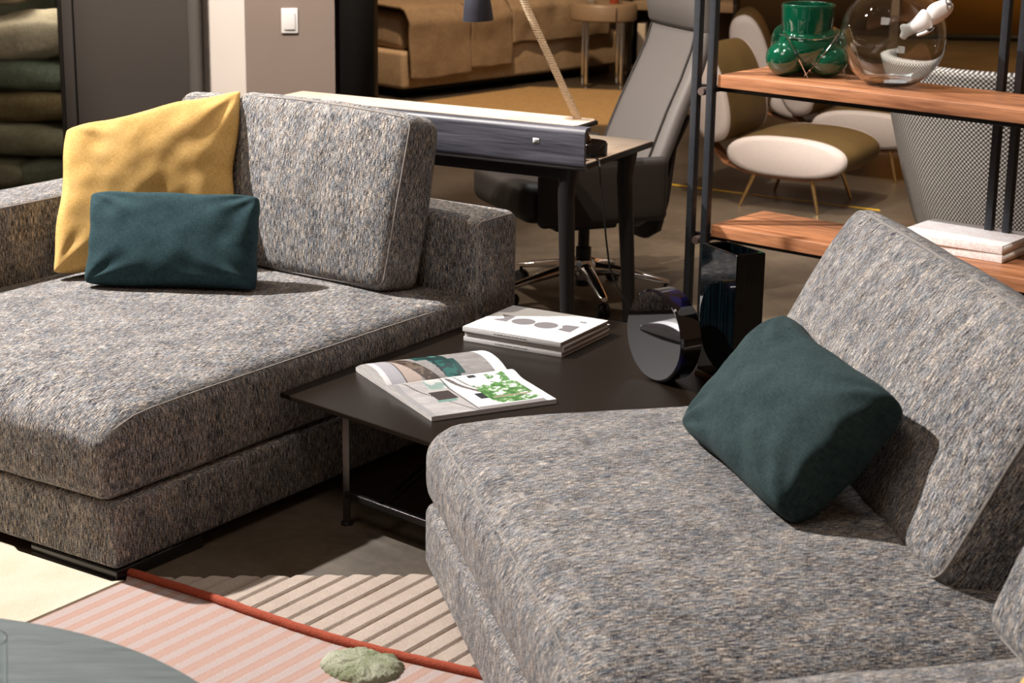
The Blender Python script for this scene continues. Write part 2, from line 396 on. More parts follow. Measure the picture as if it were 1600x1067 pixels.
# ---------------------------------------------------------------- glass cabinet with pillows and dark panel
cab = thing('glass_cabinet', 'tall glass fronted display cabinet with dark grey side panel at left', 'cabinet', (-2.10, 8.85, 0))
box('side_panel', .04, .57, 0, .55, 0, 3.0, DARKP, cab, .004)
box('frame', -.012, .036, -.02, .03, 0, 3.0, DARKP, cab, .003)
box('metal_edge', -.032, -.014, -.02, .03, 0, 3.0, STEEL, cab, .003)
GLASSP = plain('cabinet_glass', (.93, .97, .95), .02, trans=1, ior=1.1)
box('glass_door', -1.4, -.036, 0, .006, .05, 3.0, GLASSP, cab, 0)
CABIN = plain('cabinet_interior', (.12, .12, .09), .6, var=.1)
box('back_panel', -1.4, .03, .60, .62, 0, 3.0, CABIN, cab, 0)
for z in (.03, 1.9): box('shelf', -1.4, .03, .04, .59, z - .02, z, CABIN, cab, .002)
cl = [((.22, .20, .13), (.34, .31, .22)), ((.12, .15, .11), (.22, .25, .19)), ((.16, .11, .05), (.25, .19, .10)), ((.15, .16, .11), (.26, .26, .20)), ((.40, .33, .24), (.62, .54, .43))]
PM = [cloth('pillow_fabric_%s' % nm, a, b2, (200, 200), .1, 9) for nm, (a, b2) in zip(('sand', 'sage', 'ochre', 'moss', 'cream'), cl)]
def lying(z, x, y, W, Dp, T, mat, label, sd, tilt=0, rz=0, nm='display_pillow'):
    X = Vector((math.cos(rz), math.sin(rz), tilt)); Yv = Vector((-math.sin(rz), math.cos(rz), .05))
    c = Vector((x, y, z)); bl = c - X * W / 2 - Yv * Dp / 2
    return pillow(nm, W, Dp, T, mat, label, 'pillows in the glass cabinet', (bl, bl + X * W, bl + Yv * Dp), seed=sd, wr=.010, cat='pillow', pull=.03)
lying(.12, -2.62, 9.10, .55, .45, .18, PM[0], 'small beige pillow lowest in the glass cabinet, partly behind the sofa arm', 11)
lying(.115, -2.26, 9.08, .34, .30, .16, PM[3], 'crumpled taupe pillow at the bottom corner of the glass cabinet', 12, rz=.3)
lying(.29, -2.36, 9.12, .62, .45, .17, PM[0], 'sand coloured pillow with a pointed corner, second up in the cabinet', 13, tilt=-.06, rz=.2)
lying(.45, -2.38, 9.14, .68, .48, .16, PM[2], 'brown olive pillow in the middle of the cabinet stack', 14, tilt=.02)
lying(.60, -2.40, 9.14, .68, .48, .17, PM[1], 'sage green pillow with corded edge above the brown one in the cabinet', 15, tilt=-.06)
lying(.77, -2.36, 9.12, .60, .46, .24, PM[4], 'cream and tan pillow topmost of the visible cabinet stack', 16, tilt=.14)

lying(1.0, -2.62, 9.10, .5, .42, .16, PM[4], 'white pillow cut by the top left corner, above the cream and tan one', 17, tilt=-.1, rz=.2)
lying(1.01, -2.19, 9.25, .34, .36, .15, PM[2], 'small brown pillow beside the white one at the top of the cabinet', 18, tilt=.05, rz=-.1)
# ---------------------------------------------------------------- bed far behind
BEDF = cloth('bed_upholstery', (.34, .23, .13), (.48, .35, .22), (150, 150), .1)
COVER = cloth('bed_cover', (.20, .135, .075), (.29, .20, .12), (150, 150), .2)
SHEET = cloth('bed_sheet', (.22, .15, .085), (.33, .235, .145), (150, 150), .2)
bed = thing('bed', 'low upholstered bed with brown covers far behind the desk', 'bed', (-.735, 12.25, 0), R(-45))
# local +y = head direction, -x = across the bed
soft_box('bed_base', .85, 1.08, .12, .025, BEDF, bed, loc=(-.85, 1.08, .185))
box('plinth', -1.6, -.1, .1, 2.1, 0, .065, BLACKM, bed, 0)
soft_box('mattress', .80, 1.02, .12, .06, SHEET, bed, loc=(-.86, 1.08, .43), wob=.012)
def drape(nm, y0, y1, zlo, out, seed, mat, xin=-1.7, ztop=.575):
    bm = bmesh.new(); uvl = bm.loops.layers.uv.new('UVMap'); nu, nv = 60, 40; g = []
    for i in range(nu + 1):
        s = i / nu * 1.15; row = []
        for j in range(nv + 1):
            y = y0 + (y1 - y0) * j / nv
            top = .62
            if s < top: x = xin + (-.03 - xin) * s / top; z = ztop
            else:
                t = (s - top) / (1.15 - top); x = -.03 + out * min(1, t * 5); z = ztop - t * (ztop - zlo)
            q = Vector((x * 3, y * 4, z * 3 + seed))
            w_ = noise.noise(q)
            z2 = z + w_ * .025; x2 = x + noise.noise(q * 1.7 + Vector((5, 0, 0))) * .02 * (s > top)
            row.append((bm.verts.new((x2, y, z2)), (s * 1.5, y)))
        g.append(row)
    for i in range(nu):
        for j in range(nv):
            q = [g[i][j], g[i + 1][j], g[i + 1][j + 1], g[i][j + 1]]; f = bm.faces.new([a for a, _ in q])
            for lp, (_, uv) in zip(f.loops, q): lp[uvl].uv = uv
    bmesh.ops.recalc_face_normals(bm, faces=bm.faces)
    o = link(nm, bm, mat, bed, angle=180); md = o.modifiers.new('thickness', 'SOLIDIFY'); md.thickness = .02; md.offset = 1
drape('blanket', .02, .55, .14, .07, 1, COVER)
drape('blanket', .57, .95, .16, .065, 4, COVER)
drape('duvet', .97, 1.95, .30, .045, 8, SHEET)
for i, (px_, py_) in enumerate(((-.45, 1.85), (-1.2, 1.85))):
    Mb = bed.matrix_basis if 0 else (Matrix.Translation(bed.location) @ Matrix.Rotation(R(-45), 4, 'Z'))
    c = Mb @ Vector((px_, py_, .72)); X = Mb.to_3x3() @ Vector((1, 0, 0)); Yv = Mb.to_3x3() @ Vector((0, .45, .9)).normalized()
    bl = c - X * .3 - Yv * .2
    pillow('bed_pillow', .6, .4, .16, PM[4] if i else COVER, ('tan pillow at the head of the bed, side nearer the round nightstand', 'cream pillow at the head of the bed, side away from the nightstand')[i], 'bed pillows', (bl, bl + X * .6, bl + Yv * .4), seed=20 + i, cat='pillow')
CARPET = plain('amber_carpet', (.40, .25, .10), .95, bump=.6, bscale=40, var=.25)
bm = bmesh.new()
o = prism('bedroom_rug', [(-.95, 11.75), (.62, 11.25), (.80, 12.75), (.10, 12.88)], 0.001, .012, CARPET)
tag(o, 'amber brown carpet on the floor beside the far bed', 'rug')

# nightstand
NSW = plain('tan_lacquer', (.26, .18, .11), .45, var=.08)
ns = thing('nightstand', 'round tan nightstand on chrome legs beside the far bed', 'nightstand', (.59, 13.05, 0), R(20))
lathe('drum_top', [(0, .455), (.22, .455), (.232, .465), (.232, .555), (.22, .57), (0, .57)], NSW, ns, 48)
box('drawer_gap', -.003, .003, -.236, -.22, .462, .556, BLACKM, ns, 0)
for k in range(4):
    t = k * math.pi / 2 + .5; lathe('leg', [(0, 0), (.014, 0), (.014, .455), (0, .455)], CHROME, ns, 16, loc=(.17 * math.cos(t), .17 * math.sin(t), 0))
bt = lathe('bottle', [(0, 0), (.03, 0), (.032, .01), (.032, .09), (.014, .12), (.013, .16), (0, .16)], plain('red_glass', (.30, .05, .02), .15, coat=.5), loc=(.66, 12.98, .571))
tag(bt, 'small reddish brown bottle on the round nightstand', 'bottle')
bt = lathe('tumbler', [(0, 0), (.03, 0), (.034, .10), (.031, .10), (.028, .008), (0, .008)], plain('clear_glass_far', (.9, .9, .85), .03, trans=.9), loc=(.50, 12.98, .571))
tag(bt, 'clear tumbler on the round nightstand near the bed', 'glass')
# side shelf unit right of nightstand
su = thing('display_console', 'dark open console holding pale upright slabs behind the office chair', 'cabinet', (.78, 13.3, 0), R(-10))
box('top_board', 0, .75, 0, .35, .50, .56, NSW, su); box('bottom_board', 0, .75, 0, .35, .08, .11, NSW, su)
for x in (0, .72): box('side_post', x, x + .03, 0, .35, 0, 1.3, BLACKM, su)
box('back_board', .03, .72, .33, .35, 0, 1.3, WALLB, su, 0)
for k in range(4):
    o = box('standing_slab', .06 + k * .09, .115 + k * .09, .04, .26, .112, .40, PM[4], bev=.004); o.matrix_world = Matrix.Translation((.78, 13.3, 0)) @ Matrix.Rotation(R(-10), 4, 'Z')
    tag(o, 'cream upright slab in a row on the low board of the dark console', 'book', 'slabs in the console')
for k, (x, hgt, mt) in enumerate(((.18, .16, NSW), (.36, .20, OCHRE), (.55, .14, PM[0]))):
    q = Matrix.Translation((.78, 13.3, 0)) @ Matrix.Rotation(R(-10), 4, 'Z') @ Vector((x, .15, .561))
    o = lathe('vase', [(0, 0), (.035, 0), (.05, hgt * .4), (.03, hgt * .8), (.035, hgt), (.028, hgt), (.02, hgt * .8), (0, .02)], mt, loc=q, seg=24)
    tag(o, ('small tan vase, left one on top of the dark console', 'tallest orange vase on top of the dark console', 'short beige vase, right one on top of the dark console')[k], 'vase', 'vases on the console')

# ---------------------------------------------------------------- lounge chairs behind the rack
def oval_bolster(nm, parent, w_, h_, L, M4, side=True):
    """oval section in local xz, extruded along +y; pale leather on both ends"""
    bm = bmesh.new(); seg = 48; rings = []
    ys = [(-.012, .80), (-.004, .93), (.008, .985), (.03, 1.0), (.05, 1.02), (L * .5, 1.035), (L - .05, 1.02), (L - .03, 1.0), (L - .008, .985), (L + .004, .93), (L + .012, .80)]
    for y, k in ys:
        rings.append([bm.verts.new((math.copysign(abs(math.cos(t)) ** .8, math.cos(t)) * w_ / 2 * k, y, math.copysign(abs(math.sin(t)) ** .85, math.sin(t)) * h_ / 2 * k)) for t in [2 * math.pi * i / seg for i in range(seg)]])
    for i in range(len(rings) - 1):
        for k in range(seg):
            f = bm.faces.new((rings[i][k], rings[i][(k + 1) % seg], rings[i + 1][(k + 1) % seg], rings[i + 1][k]))
            f.material_index = 1 if (i < 3 or i > len(rings) - 5) else 0
    f = bm.faces.new(rings[0][::-1]); f.material_index = 1; f = bm.faces.new(rings[-1]); f.material_index = 1
    bmesh.ops.recalc_face_normals(bm, faces=bm.faces); bmesh.ops.transform(bm, matrix=M4, verts=bm.verts)
    return link(nm, bm, [OLIVE, WHITEL], parent, angle=60)
def ply_band(nm, parent, prof, y0, y1, th=.012):
    bm = bmesh.new(); pts = [Vector((x, 0, z)) for x, z in prof]; A = []
    for i, p in enumerate(pts):
        t = (pts[min(i + 1, len(pts) - 1)] - pts[max(i - 1, 0)]).normalized(); nn = Vector((-t.z, 0, t.x))
        A.append([bm.verts.new((q.x, y, q.z)) for q in (p, p + nn * th) for y in (y0, y1)])
    for a, b2 in zip(A[:-1], A[1:]):
        for i, j in ((0, 1), (1, 3), (3, 2), (2, 0)): bm.faces.new((a[i], a[j], b2[j], b2[i]))
    bm.faces.new((A[0][0], A[0][1], A[0][3], A[0][2])); bm.faces.new((A[-1][0], A[-1][1], A[-1][3], A[-1][2]))
    bmesh.ops.recalc_face_normals(bm, faces=bm.faces); return link(nm, bm, PLY, parent)
def lounge_chair(loc, rz, label):
    # local x: front (+) to back (-); local y: width, near side at y=0
    t = thing('lounge_chair', label, 'chair', loc, rz, 'olive lounge chairs behind the rack')
    oval_bolster('seat', t, .60, .19, .52, Matrix.Translation((0, 0, .26)))
    oval_bolster('backrest', t, .20, .46, .52, Matrix.Translation((-.42, 0, .52)) @ Matrix.Rotation(R(-18), 4, 'Y'))
    pr = [(-.50, .62), (-.485, .50), (-.46, .38), (-.41, .28), (-.33, .20), (-.22, .165), (-.08, .150), (.10, .15), (.22, .17)]
    ply_band('ply_frame', t, [(x, z - .004) for x, z in pr], .05, .14); ply_band('ply_frame', t, [(x, z - .004) for x, z in pr], .38, .47)
    for x, y, dx, dy in ((-.17, .06, -.06, -.03), (.12, .06, .05, -.03), (-.17, .46, -.06, .03), (.12, .46, .05, .03)):
        tube('leg', [(x, y, .155), (x + dx, y + dy, 0)], .010, BRASS, t, 12, rfun=lambda s: .012 - .005 * s)
    return t
lc = lounge_chair((1.27, 8.80, 0), R(-29), 'olive lounge chair with pale oval ends and brass legs, nearest the wooden rack')
for loc, rz, lab in (((1.80, 9.65, 0), R(-29), 'olive lounge chair with a pale seat end, half hidden behind the nearest one'),
                     ((1.72, 10.5, 0), R(-10), 'olive lounge chair farthest back, its back showing left of the green vase')):
    c = copy_tree(lc); c.location = loc; c.rotation_euler = (0, 0, rz); c['label'] = lab

# ---------------------------------------------------------------- woven chair at the right
WOVEN, n, l, b = new_mat('woven_grey')
uv = n.new('ShaderNodeUVMap').outputs[0]
sep = n.new('ShaderNodeSeparateXYZ'); l.new(uv, sep.inputs[0])
k1 = math_node(n, l, 'SINE', math_node(n, l, 'MULTIPLY', sep.outputs[0], 330), 0)
k2 = math_node(n, l, 'SINE', math_node(n, l, 'MULTIPLY', sep.outputs[1], 330), 0)
s_ = math_node(n, l, 'ADD', math_node(n, l, 'MULTIPLY', math_node(n, l, 'MULTIPLY', k1, k2), .5), .5)
rp_ = ramp(n, [(.25, (.04, .038, .036)), (.5, (.16, .155, .15)), (.75, (.50, .485, .475))]); l.new(s_, rp_.inputs[0]); l.new(rp_.outputs[0], b.inputs['Base Color'])
bp = n.new('ShaderNodeBump'); bp.inputs['Strength'].default_value = .7; bp.inputs['Distance'].default_value = .004; l.new(s_, bp.inputs['Height']); l.new(bp.outputs['Normal'], b.inputs['Normal'])
b.inputs['Roughness'].default_value = .7
wc = thing('woven_armchair', 'large grey woven armchair seen from behind at the right edge', 'armchair', (2.12, 7.75, 0))
bm = bmesh.new(); uvl = bm.loops.layers.uv.new('UVMap'); nu, nv = 60, 30; g = []
for i in range(nu + 1):
    t = R(150) + R(240) * i / nu; row = []
    for j in range(nv + 1):
        s = j / nv; z = .12 + .74 * s
        rad = (.40 + .23 * s ** .8) * (1 + .018 * math.sin(t * 9 + s * 3) * (1 - s))
        row.append((bm.verts.new((rad * math.cos(t), rad * .85 * math.sin(t), z)), (t * .55, z)))
    g.append(row)
for i in range(nu):
    for j in range(nv):
        q = [g[i][j], g[i + 1][j], g[i + 1][j + 1], g[i][j + 1]]; f = bm.faces.new([a for a, _ in q])
        for lp, (_, uv_) in zip(f.loops, q): lp[uvl].uv = uv_
bmesh.ops.recalc_face_normals(bm, faces=bm.faces)
o = link('shell', bm, WOVEN, wc, angle=180); md = o.modifiers.new('thickness', 'SOLIDIFY'); md.thickness = .04; md.offset = -1
soft_box('seat', .36, .30, .07, .05, PM[0], wc, loc=(0, .03, .36))
for x, y in ((-.28, -.22), (.28, -.22), (-.28, .22), (.28, .22)): tube('leg', [(x, y, .16), (x * 1.1, y * 1.1, 0)], .014, BRASS, wc, 10)

# yellow tape on the floor
o = prism('floor_tape', [(.36, 9.70), (1.75, 8.86), (1.75, 8.89), (.36, 9.735)], 0.0005, .0015, plain('yellow_tape', (.75, .45, .03), .5, var=.1))
tag(o, 'thin yellow tape line stuck on the brown floor behind the office chair', 'tape')

# ---------------------------------------------------------------- office chair
oc = thing('office_chair', 'grey leather high back office chair on a chrome star base at the desk', 'office chair', (.27, 7.10, 0), R(-157))
# local +y = facing direction rotated: facing heading 247deg
oc.rotation_euler = (0, 0, R(90 + 23))    # local +y points left and slightly to the camera
def loft(nm, secs, mat, parent, seg=40, p=3.2, angle=60):
    """secs: (centre(x,y,z), halfwidth x, halfthick y)"""
    bm = bmesh.new(); rings = []
    for (cx, cy, cz), hw, ht in secs:
        rings.append([bm.verts.new((cx + math.copysign(abs(math.cos(t)) ** (2 / p), math.cos(t)) * hw, cy + math.copysign(abs(math.sin(t)) ** (2 / p), math.sin(t)) * ht, cz)) for t in [2 * math.pi * i / seg for i in range(seg)]])
    for A, B in zip(rings[:-1], rings[1:]):
        for k in range(seg): bm.faces.new((A[k], A[(k + 1) % seg], B[(k + 1) % seg], B[k]))
    bm.faces.new(rings[0][::-1]); bm.faces.new(rings[-1]); bmesh.ops.recalc_face_normals(bm, faces=bm.faces)
    return link(nm, bm, mat, parent, angle=angle)
loft('backrest', [((0, -.15, .30), .15, .03), ((0, -.16, .34), .21, .045), ((0, -.17, .42), .235, .05), ((0, -.19, .52), .245, .05), ((0, -.23, .62), .245, .05), ((0, -.28, .74), .24, .05), ((0, -.335, .86), .235, .048), ((0, -.375, .96), .225, .045), ((0, -.39, 1.03), .22, .042)], LEATHER, oc)
loft('headrest', [((0, -.39, 1.032), .22, .046), ((0, -.385, 1.05), .222, .055), ((0, -.37, 1.15), .22, .060), ((0, -.37, 1.25), .21, .055), ((0, -.38, 1.31), .19, .035)], LEATHER, oc)
for s in (-1, 1):
    tube('seam', [(s * .19, -.15 + .047 - .01, .42), (s * .2, -.19 + .045, .52), (s * .2, -.23 + .047, .62), (s * .196, -.28 + .047, .74), (s * .192, -.335 + .045, .86), (s * .184, -.375 + .042, .96), (s * .18, -.39 + .038, 1.03)], .0035, LEATHERD, oc, 6)
soft_box('seat', .26, .27, .075, .05, LEATHERD, oc, loc=(0, .10, .42), deform=lambda p: (p.x, p.y, p.z + .02 * (p.y / .27) ** 2))
for s in (-1, 1):
    o = soft_box('armrest', .028, .26, .12, .027, LEATHERD, oc, loc=(s * .285, .06, .47))
    soft_box('arm_pad', .036, .15, .018, .016, LEATHERD, oc, loc=(s * .285, .10, .635))
o = loft('back_shell', [((0, -.22, .24), .10, .02), ((0, -.235, .28), .17, .025), ((0, -.25, .40), .20, .025), ((0, -.27, .60), .21, .022), ((0, -.33, .72), .21, .02)], LEATHERD, oc)
box('tilt_mechanism', -.09, .09, -.10, .16, .285, .345, BLACKP, oc, .012)
lathe('gas_lift', [(0, .05), (.030, .05), (.030, .20), (.022, .20), (.022, .30), (0, .30)], BLACKP, oc, 24)
lathe('hub', [(.031, .075), (.052, .08), (.055, .13), (.045, .155), (.031, .16)], CHROME, oc, 28, closed=True)
for k in range(5):
    t = R(25 + 72 * k); c, s = math.cos(t), math.sin(t)
    bm = bmesh.new(); rings = []
    for q, hw, zt, zb in ((.045, .030, .145, .085), (.12, .026, .135, .095), (.22, .021, .112, .082), (.31, .017, .090, .068), (.335, .012, .083, .066)):
        ring = []
        for i in range(12):
            a2 = 2 * math.pi * i / 12; yy = math.cos(a2) * hw; zz = (zt + zb) / 2 + math.sin(a2) * (zt - zb) / 2
            ring.append(bm.verts.new((q * c - yy * s, q * s + yy * c, zz)))
        rings.append(ring)
    for A, B in zip(rings[:-1], rings[1:]):
        for i in range(12): bm.faces.new((A[i], A[(i + 1) % 12], B[(i + 1) % 12], B[i]))
    bm.faces.new(rings[0]); bm.faces.new(rings[-1]); bmesh.ops.recalc_face_normals(bm, faces=bm.faces)
    link('star_arm', bm, CHROME, oc, angle=60)
    for sd in (-1, 1):
        lathe('caster', [(0, -.009), (.024, -.009), (.028, -.004), (.028, .004), (.024, .009), (0, .009)], BLACKP, oc, 20, loc=(.32 * c - sd * .013 * s, .32 * s + sd * .013 * c, .028), rot=(R(90), 0, t))
    tube('caster_stem', [(.32 * c, .32 * s, .03), (.32 * c, .32 * s, .072)], .007, BLACKP, oc, 8)

# ---------------------------------------------------------------- desk
dk = thing('desk', 'desk with cream top, dark wood raised lip and tapered black legs', 'desk', (.222, 5.98, 0), R(-28))
# local x: -1.25..0 along the desk, local y: depth away from camera
XL = -1.22
bm = bmesh.new(); add_box(bm, XL, .0, .02, .55, .700, .718, .004); link('desk_top_board', bm, BLACKM, dk)
box('writing_surface', XL + .01, -.004, .02, .546, .7185, .7215, CREAMTOP, dk, 0)
# dark stained lip: profile that starts flat under the board, curves up and over
pr = []
for t in range(0, 91, 10): pr.append((.030 - .030 * math.sin(R(t)), .725 - .030 * math.cos(R(t))))      # lower bend
for t in range(0, 91, 10): pr.append((.022 * (1 - math.cos(R(t))), .815 + .022 * math.sin(R(t))))       # upper bend
pr += [(.045, .837)]
bm = bmesh.new(); A = []
for i, (y, z) in enumerate(pr):
    t = Vector((0, pr[min(i + 1, len(pr) - 1)][0] - pr[max(i - 1, 0)][0], pr[min(i + 1, len(pr) - 1)][1] - pr[max(i - 1, 0)][1])).normalized()
    nn = Vector((0, t.z, -t.y)) * .014
    A.append([bm.verts.new((x, y + o_.y, z + o_.z)) for o_ in (Vector(), nn) for x in (XL, 0)])
for a, b2 in zip(A[:-1], A[1:]):
    for i, j in ((0, 1), (1, 3), (3, 2), (2, 0)): bm.faces.new((a[i], a[j], b2[j], b2[i]))
bm.faces.new((A[0][0], A[0][1], A[0][3], A[0][2])); bm.faces.new((A[-1][0], A[-1][1], A[-1][3], A[-1][2]))
bmesh.ops.recalc_face_normals(bm, faces=bm.faces); link('raised_lip', bm, ASH, dk)
prism('raised_shelf', [(XL, .02), (-.05, .02), (-.035, .03), (-.035, .17), (-.06, .20), (XL, .20)], .826, .836, BLACKM, dk)
prism('raised_shelf_surface', [(XL + .005, .030), (-.055, .030), (-.045, .04), (-.045, .168), (-.064, .195), (XL + .005, .195)], .8372, .8392, CREAMTOP, dk)
for sx, sy in ((-.08, .06), (-.06, .47), (XL + .08, .06), (XL + .08, .47)):
    o = tube('leg', [(sx, sy, .70), (sx - (.010 if sx > -.6 else -.010), sy, .60), (sx + (.02 if sx > -.6 else -.02), sy + (-.02 if sy < .2 else .02), 0)], .03, plain('leg_black_wood', (.010, .009, .009), .45) if 'leg_black_wood' not in D.materials else D.materials['leg_black_wood'], dk, 20, rfun=lambda s: .034 - .012 * s)
box('apron', XL + .08, -.08, .052, .068, .655, .70, D.materials['leg_black_wood'], dk, .002)
box('apron', XL + .08, -.08, .462, .478, .655, .70, D.materials['leg_black_wood'], dk, .002)
box('price_label', -.185, -.163, -.0012, -.0002, .775, .792, PAPER, dk, 0)
for k, z in enumerate((.780, .785)): box('label_print', -.181, -.167 + .003 * k, -.0018, -.0013, z, z + .0022, INKD, dk, 0)

# desk lamp
ROPE, n, l, b = new_mat('twisted_rope')
tc = n.new('ShaderNodeTexCoord'); wv = n.new('ShaderNodeTexWave'); wv.inputs['Scale'].default_value = 60; wv.bands_direction = 'Z'; wv.inputs['Distortion'].default_value = 2
l.new(tc.outputs['Object'], wv.inputs['Vector']); rp_ = ramp(n, [(.1, (.36, .23, .12)), (.6, (.70, .52, .34))]); l.new(wv.outputs['Fac'], rp_.inputs[0]); l.new(rp_.outputs[0], b.inputs['Base Color'])
bp = n.new('ShaderNodeBump'); bp.inputs['Strength'].default_value = .8; bp.inputs['Distance'].default_value = .004; l.new(wv.outputs['Fac'], bp.inputs['Height']); l.new(bp.outputs['Normal'], b.inputs['Normal']); b.inputs['Roughness'].default_value = .8
lp_ = thing('desk_lamp', 'desk lamp with leaning rope wrapped stem and dark round base', 'lamp', (.235, 6.16, .722))
lathe('base', [(0, 0), (.066, 0), (.070, .004), (.070, .040), (.066, .045), (0, .045)], GLOSSB, lp_, 48)
P0, P1 = Vector((.005, .005, .045)), Vector((-.245, .02, .56))
tube('stem', [P0.lerp(P1, i / 30) for i in range(31)], .0125, ROPE, lp_, 16)
HD = plain('lamp_grey_metal', (.045, .045, .06), .35, .4)
lathe('joint', [(0, -.02), (.016, -.02), (.016, .02), (0, .02)], HD, lp_, 20, loc=P1, rot=(R(90), 0, 0))
tube('arm', [P1, (-.355, .02, .60), (-.36, .02, .55)], .008, HD, lp_, 10)
lathe('lamp_shade', [(.050, 0), (.047, .03), (.036, .12), (.020, .14), (0, .142), (0, .138), (.018, .136), (.033, .118), (.046, .001)], HD, lp_, 40, loc=(-.36, .02, .432), rot=(0, R(-3), 0))
o = tube('power_cord', [(.265, 6.10, .722 + .004), (.272, 6.02, .728), (.273, 5.985, .715), (.278, 5.985, .66), (.290, 6.0, .58), (.30, 6.0, .48), (.315, 6.02, .38), (.345, 6.05, .30), (.385, 6.06, .24), (.40, 6.04, .18), (.37, 6.02, .10), (.33, 6.05, .03), (.34, 6.2, .006)], .0032, BLACKP, None, 8)
tag(o, 'thin black power cord hanging from the desk corner to the floor', 'cord')

# ---------------------------------------------------------------- walnut rack with double posts
rk = thing('shelving_rack', 'open rack with two thick walnut shelves and paired dark metal posts', 'shelf', (.68, 6.37, 0), R(-40))
# local x along the rack (to the right and nearer), local y depth away from the camera
for zt, nm in ((.965, 'shelf'), (.45, 'shelf')):
    bm = bmesh.new(); add_box(bm, .0, 1.75, 0, .33, zt - .042, zt, .0015); link(nm, bm, WALNUT, rk)
def post_pair(x, y):
    for dx in (0, .062):
        box('post', x + dx - .0125, x + dx + .0125, y - .014, y + .014, 0, 2.0, POSTM, rk, .002)
    for z in (.905, .39, .06, 1.45):
        lathe('bolt', [(0, -.018), (.013, -.018), (.014, -.014), (.014, .014), (.013, .018), (0, .018)], COPPER, rk, 20, loc=(x + .031, y, z), rot=(R(90), 0, 0))
post_pair(-.082, -.005); post_pair(.86, .350); post_pair(1.70, -.02)
for z in (.905, .39):
    box('bracket_bar', -.10, 1.74, .03, .05, z, z + .016, BLACKM, rk, .001)
    box('bracket_bar', -.10, 1.74, .28, .30, z, z + .016, BLACKM, rk, .001)
    box('cross_bar', -.03, -.006, -.01, .33, z, z + .016, BLACKM, rk, .001)
    box('cross_bar', .84, .94, .25, .345, z, z + .016, BLACKM, rk, .001)
RK = Matrix.Translation((.68, 6.37, 0)) @ Matrix.Rotation(R(-40), 4, 'Z')

# green lobed vase
GRV = plain('green_glass', (.0, .075, .036), .04, 0, .6, coat=1, trans=.25, ior=1.45)
gv = thing('lobed_vase', 'green glass vase of bulging lobes tied with silver wire on the top shelf', 'vase', (.975, 6.385, .9655))
def blob(nm, spheres, cyl, mat, parent, vox=.004):
    bm = bmesh.new()
    for (x, y, z, rx, ry, rz_) in spheres:
        bmesh.ops.create_uvsphere(bm, u_segments=32, v_segments=20, radius=1, matrix=Matrix.Translation((x, y, z)) @ Matrix.Diagonal((rx, ry, rz_, 1)))
    # cup-shaped neck: outer wall then inner wall
    seg = 48; prof = cyl; rings = []
    for r_, z in prof: rings.append([bm.verts.new((r_ * math.cos(2 * math.pi * k / seg), r_ * math.sin(2 * math.pi * k / seg), z)) for k in range(seg)])
    for A, B in zip(rings[:-1], rings[1:]):
        for k in range(seg): bm.faces.new((A[k], A[(k + 1) % seg], B[(k + 1) % seg], B[k]))
    bm.faces.new(rings[0][::-1]); bm.faces.new(rings[-1])
    o = link(nm, bm, mat, parent, angle=180)
    md = o.modifiers.new('merge', 'REMESH'); md.mode = 'VOXEL'; md.voxel_size = vox; md.use_smooth_shade = True
    m2 = o.modifiers.new('soften', 'SMOOTH'); m2.iterations = 6; m2.factor = .5
    return o
blob('vase_body', [(-.072, -.02, .060, .066, .066, .060), (.066, -.035, .056, .070, .066, .056), (-.005, .06, .062, .07, .065, .062), (.082, .03, .105, .050, .055, .058), (-.070, .03, .115, .045, .05, .055), (0, -.01, .100, .100, .085, .080), (.02, .0, .13, .085, .075, .05)],
     [(.070, .10), (.083, .15), (.088, .19), (.090, .235), (.0905, .240), (.084, .240), (.082, .19), (.075, .15), (.055, .13)], GRV, gv)
def wire(nm, pts, parent, mat=None, r_=.0022):
    tube(nm, pts, r_, mat or CHROME, parent, 6)
def arcpts(f, n_=30): return [f(i / n_) for i in range(n_ + 1)]
wire('wire', arcpts(lambda s: (-.100 + .20 * s, -.050 - .045 * math.sin(math.pi * s), .142 - .012 * math.sin(math.pi * s) + .0 * s)), gv)
wire('wire', arcpts(lambda s: (-.085 + .085 * s, -.070 - .018 * math.sin(math.pi * s), .150 - .150 * s)), gv)
wire('wire', arcpts(lambda s: (.105 - .115 * s, -.062 - .030 * math.sin(math.pi * s), .165 - .158 * s)), gv)

# glass bowl with a white fish
CLEAR = plain('clear_glass', (.97, .99, .98), .0, trans=1, ior=1.45)
gb = thing('glass_bowl', 'large clear round glass bowl with a white fish clinging to its rim', 'bowl', (1.225, 6.185, .9655))
ro, ri, zc = .172, .1685, .158
prof = [(0, 0), (.070, 0), (.080, .006)]
a0 = math.asin((.012 - zc) / ro)
for i in range(41):
    t = a0 + (R(62) - a0) * i / 40; prof.append((ro * math.cos(t), zc + ro * math.sin(t)))
for i in range(41):
    t = R(62) - (R(62) + R(58)) * i / 40; prof.append((ri * math.cos(t), zc + ri * math.sin(t)))
prof.append((0, zc - ri + .024))
lathe('bowl_body', prof, CLEAR, gb, 80, angle=60)
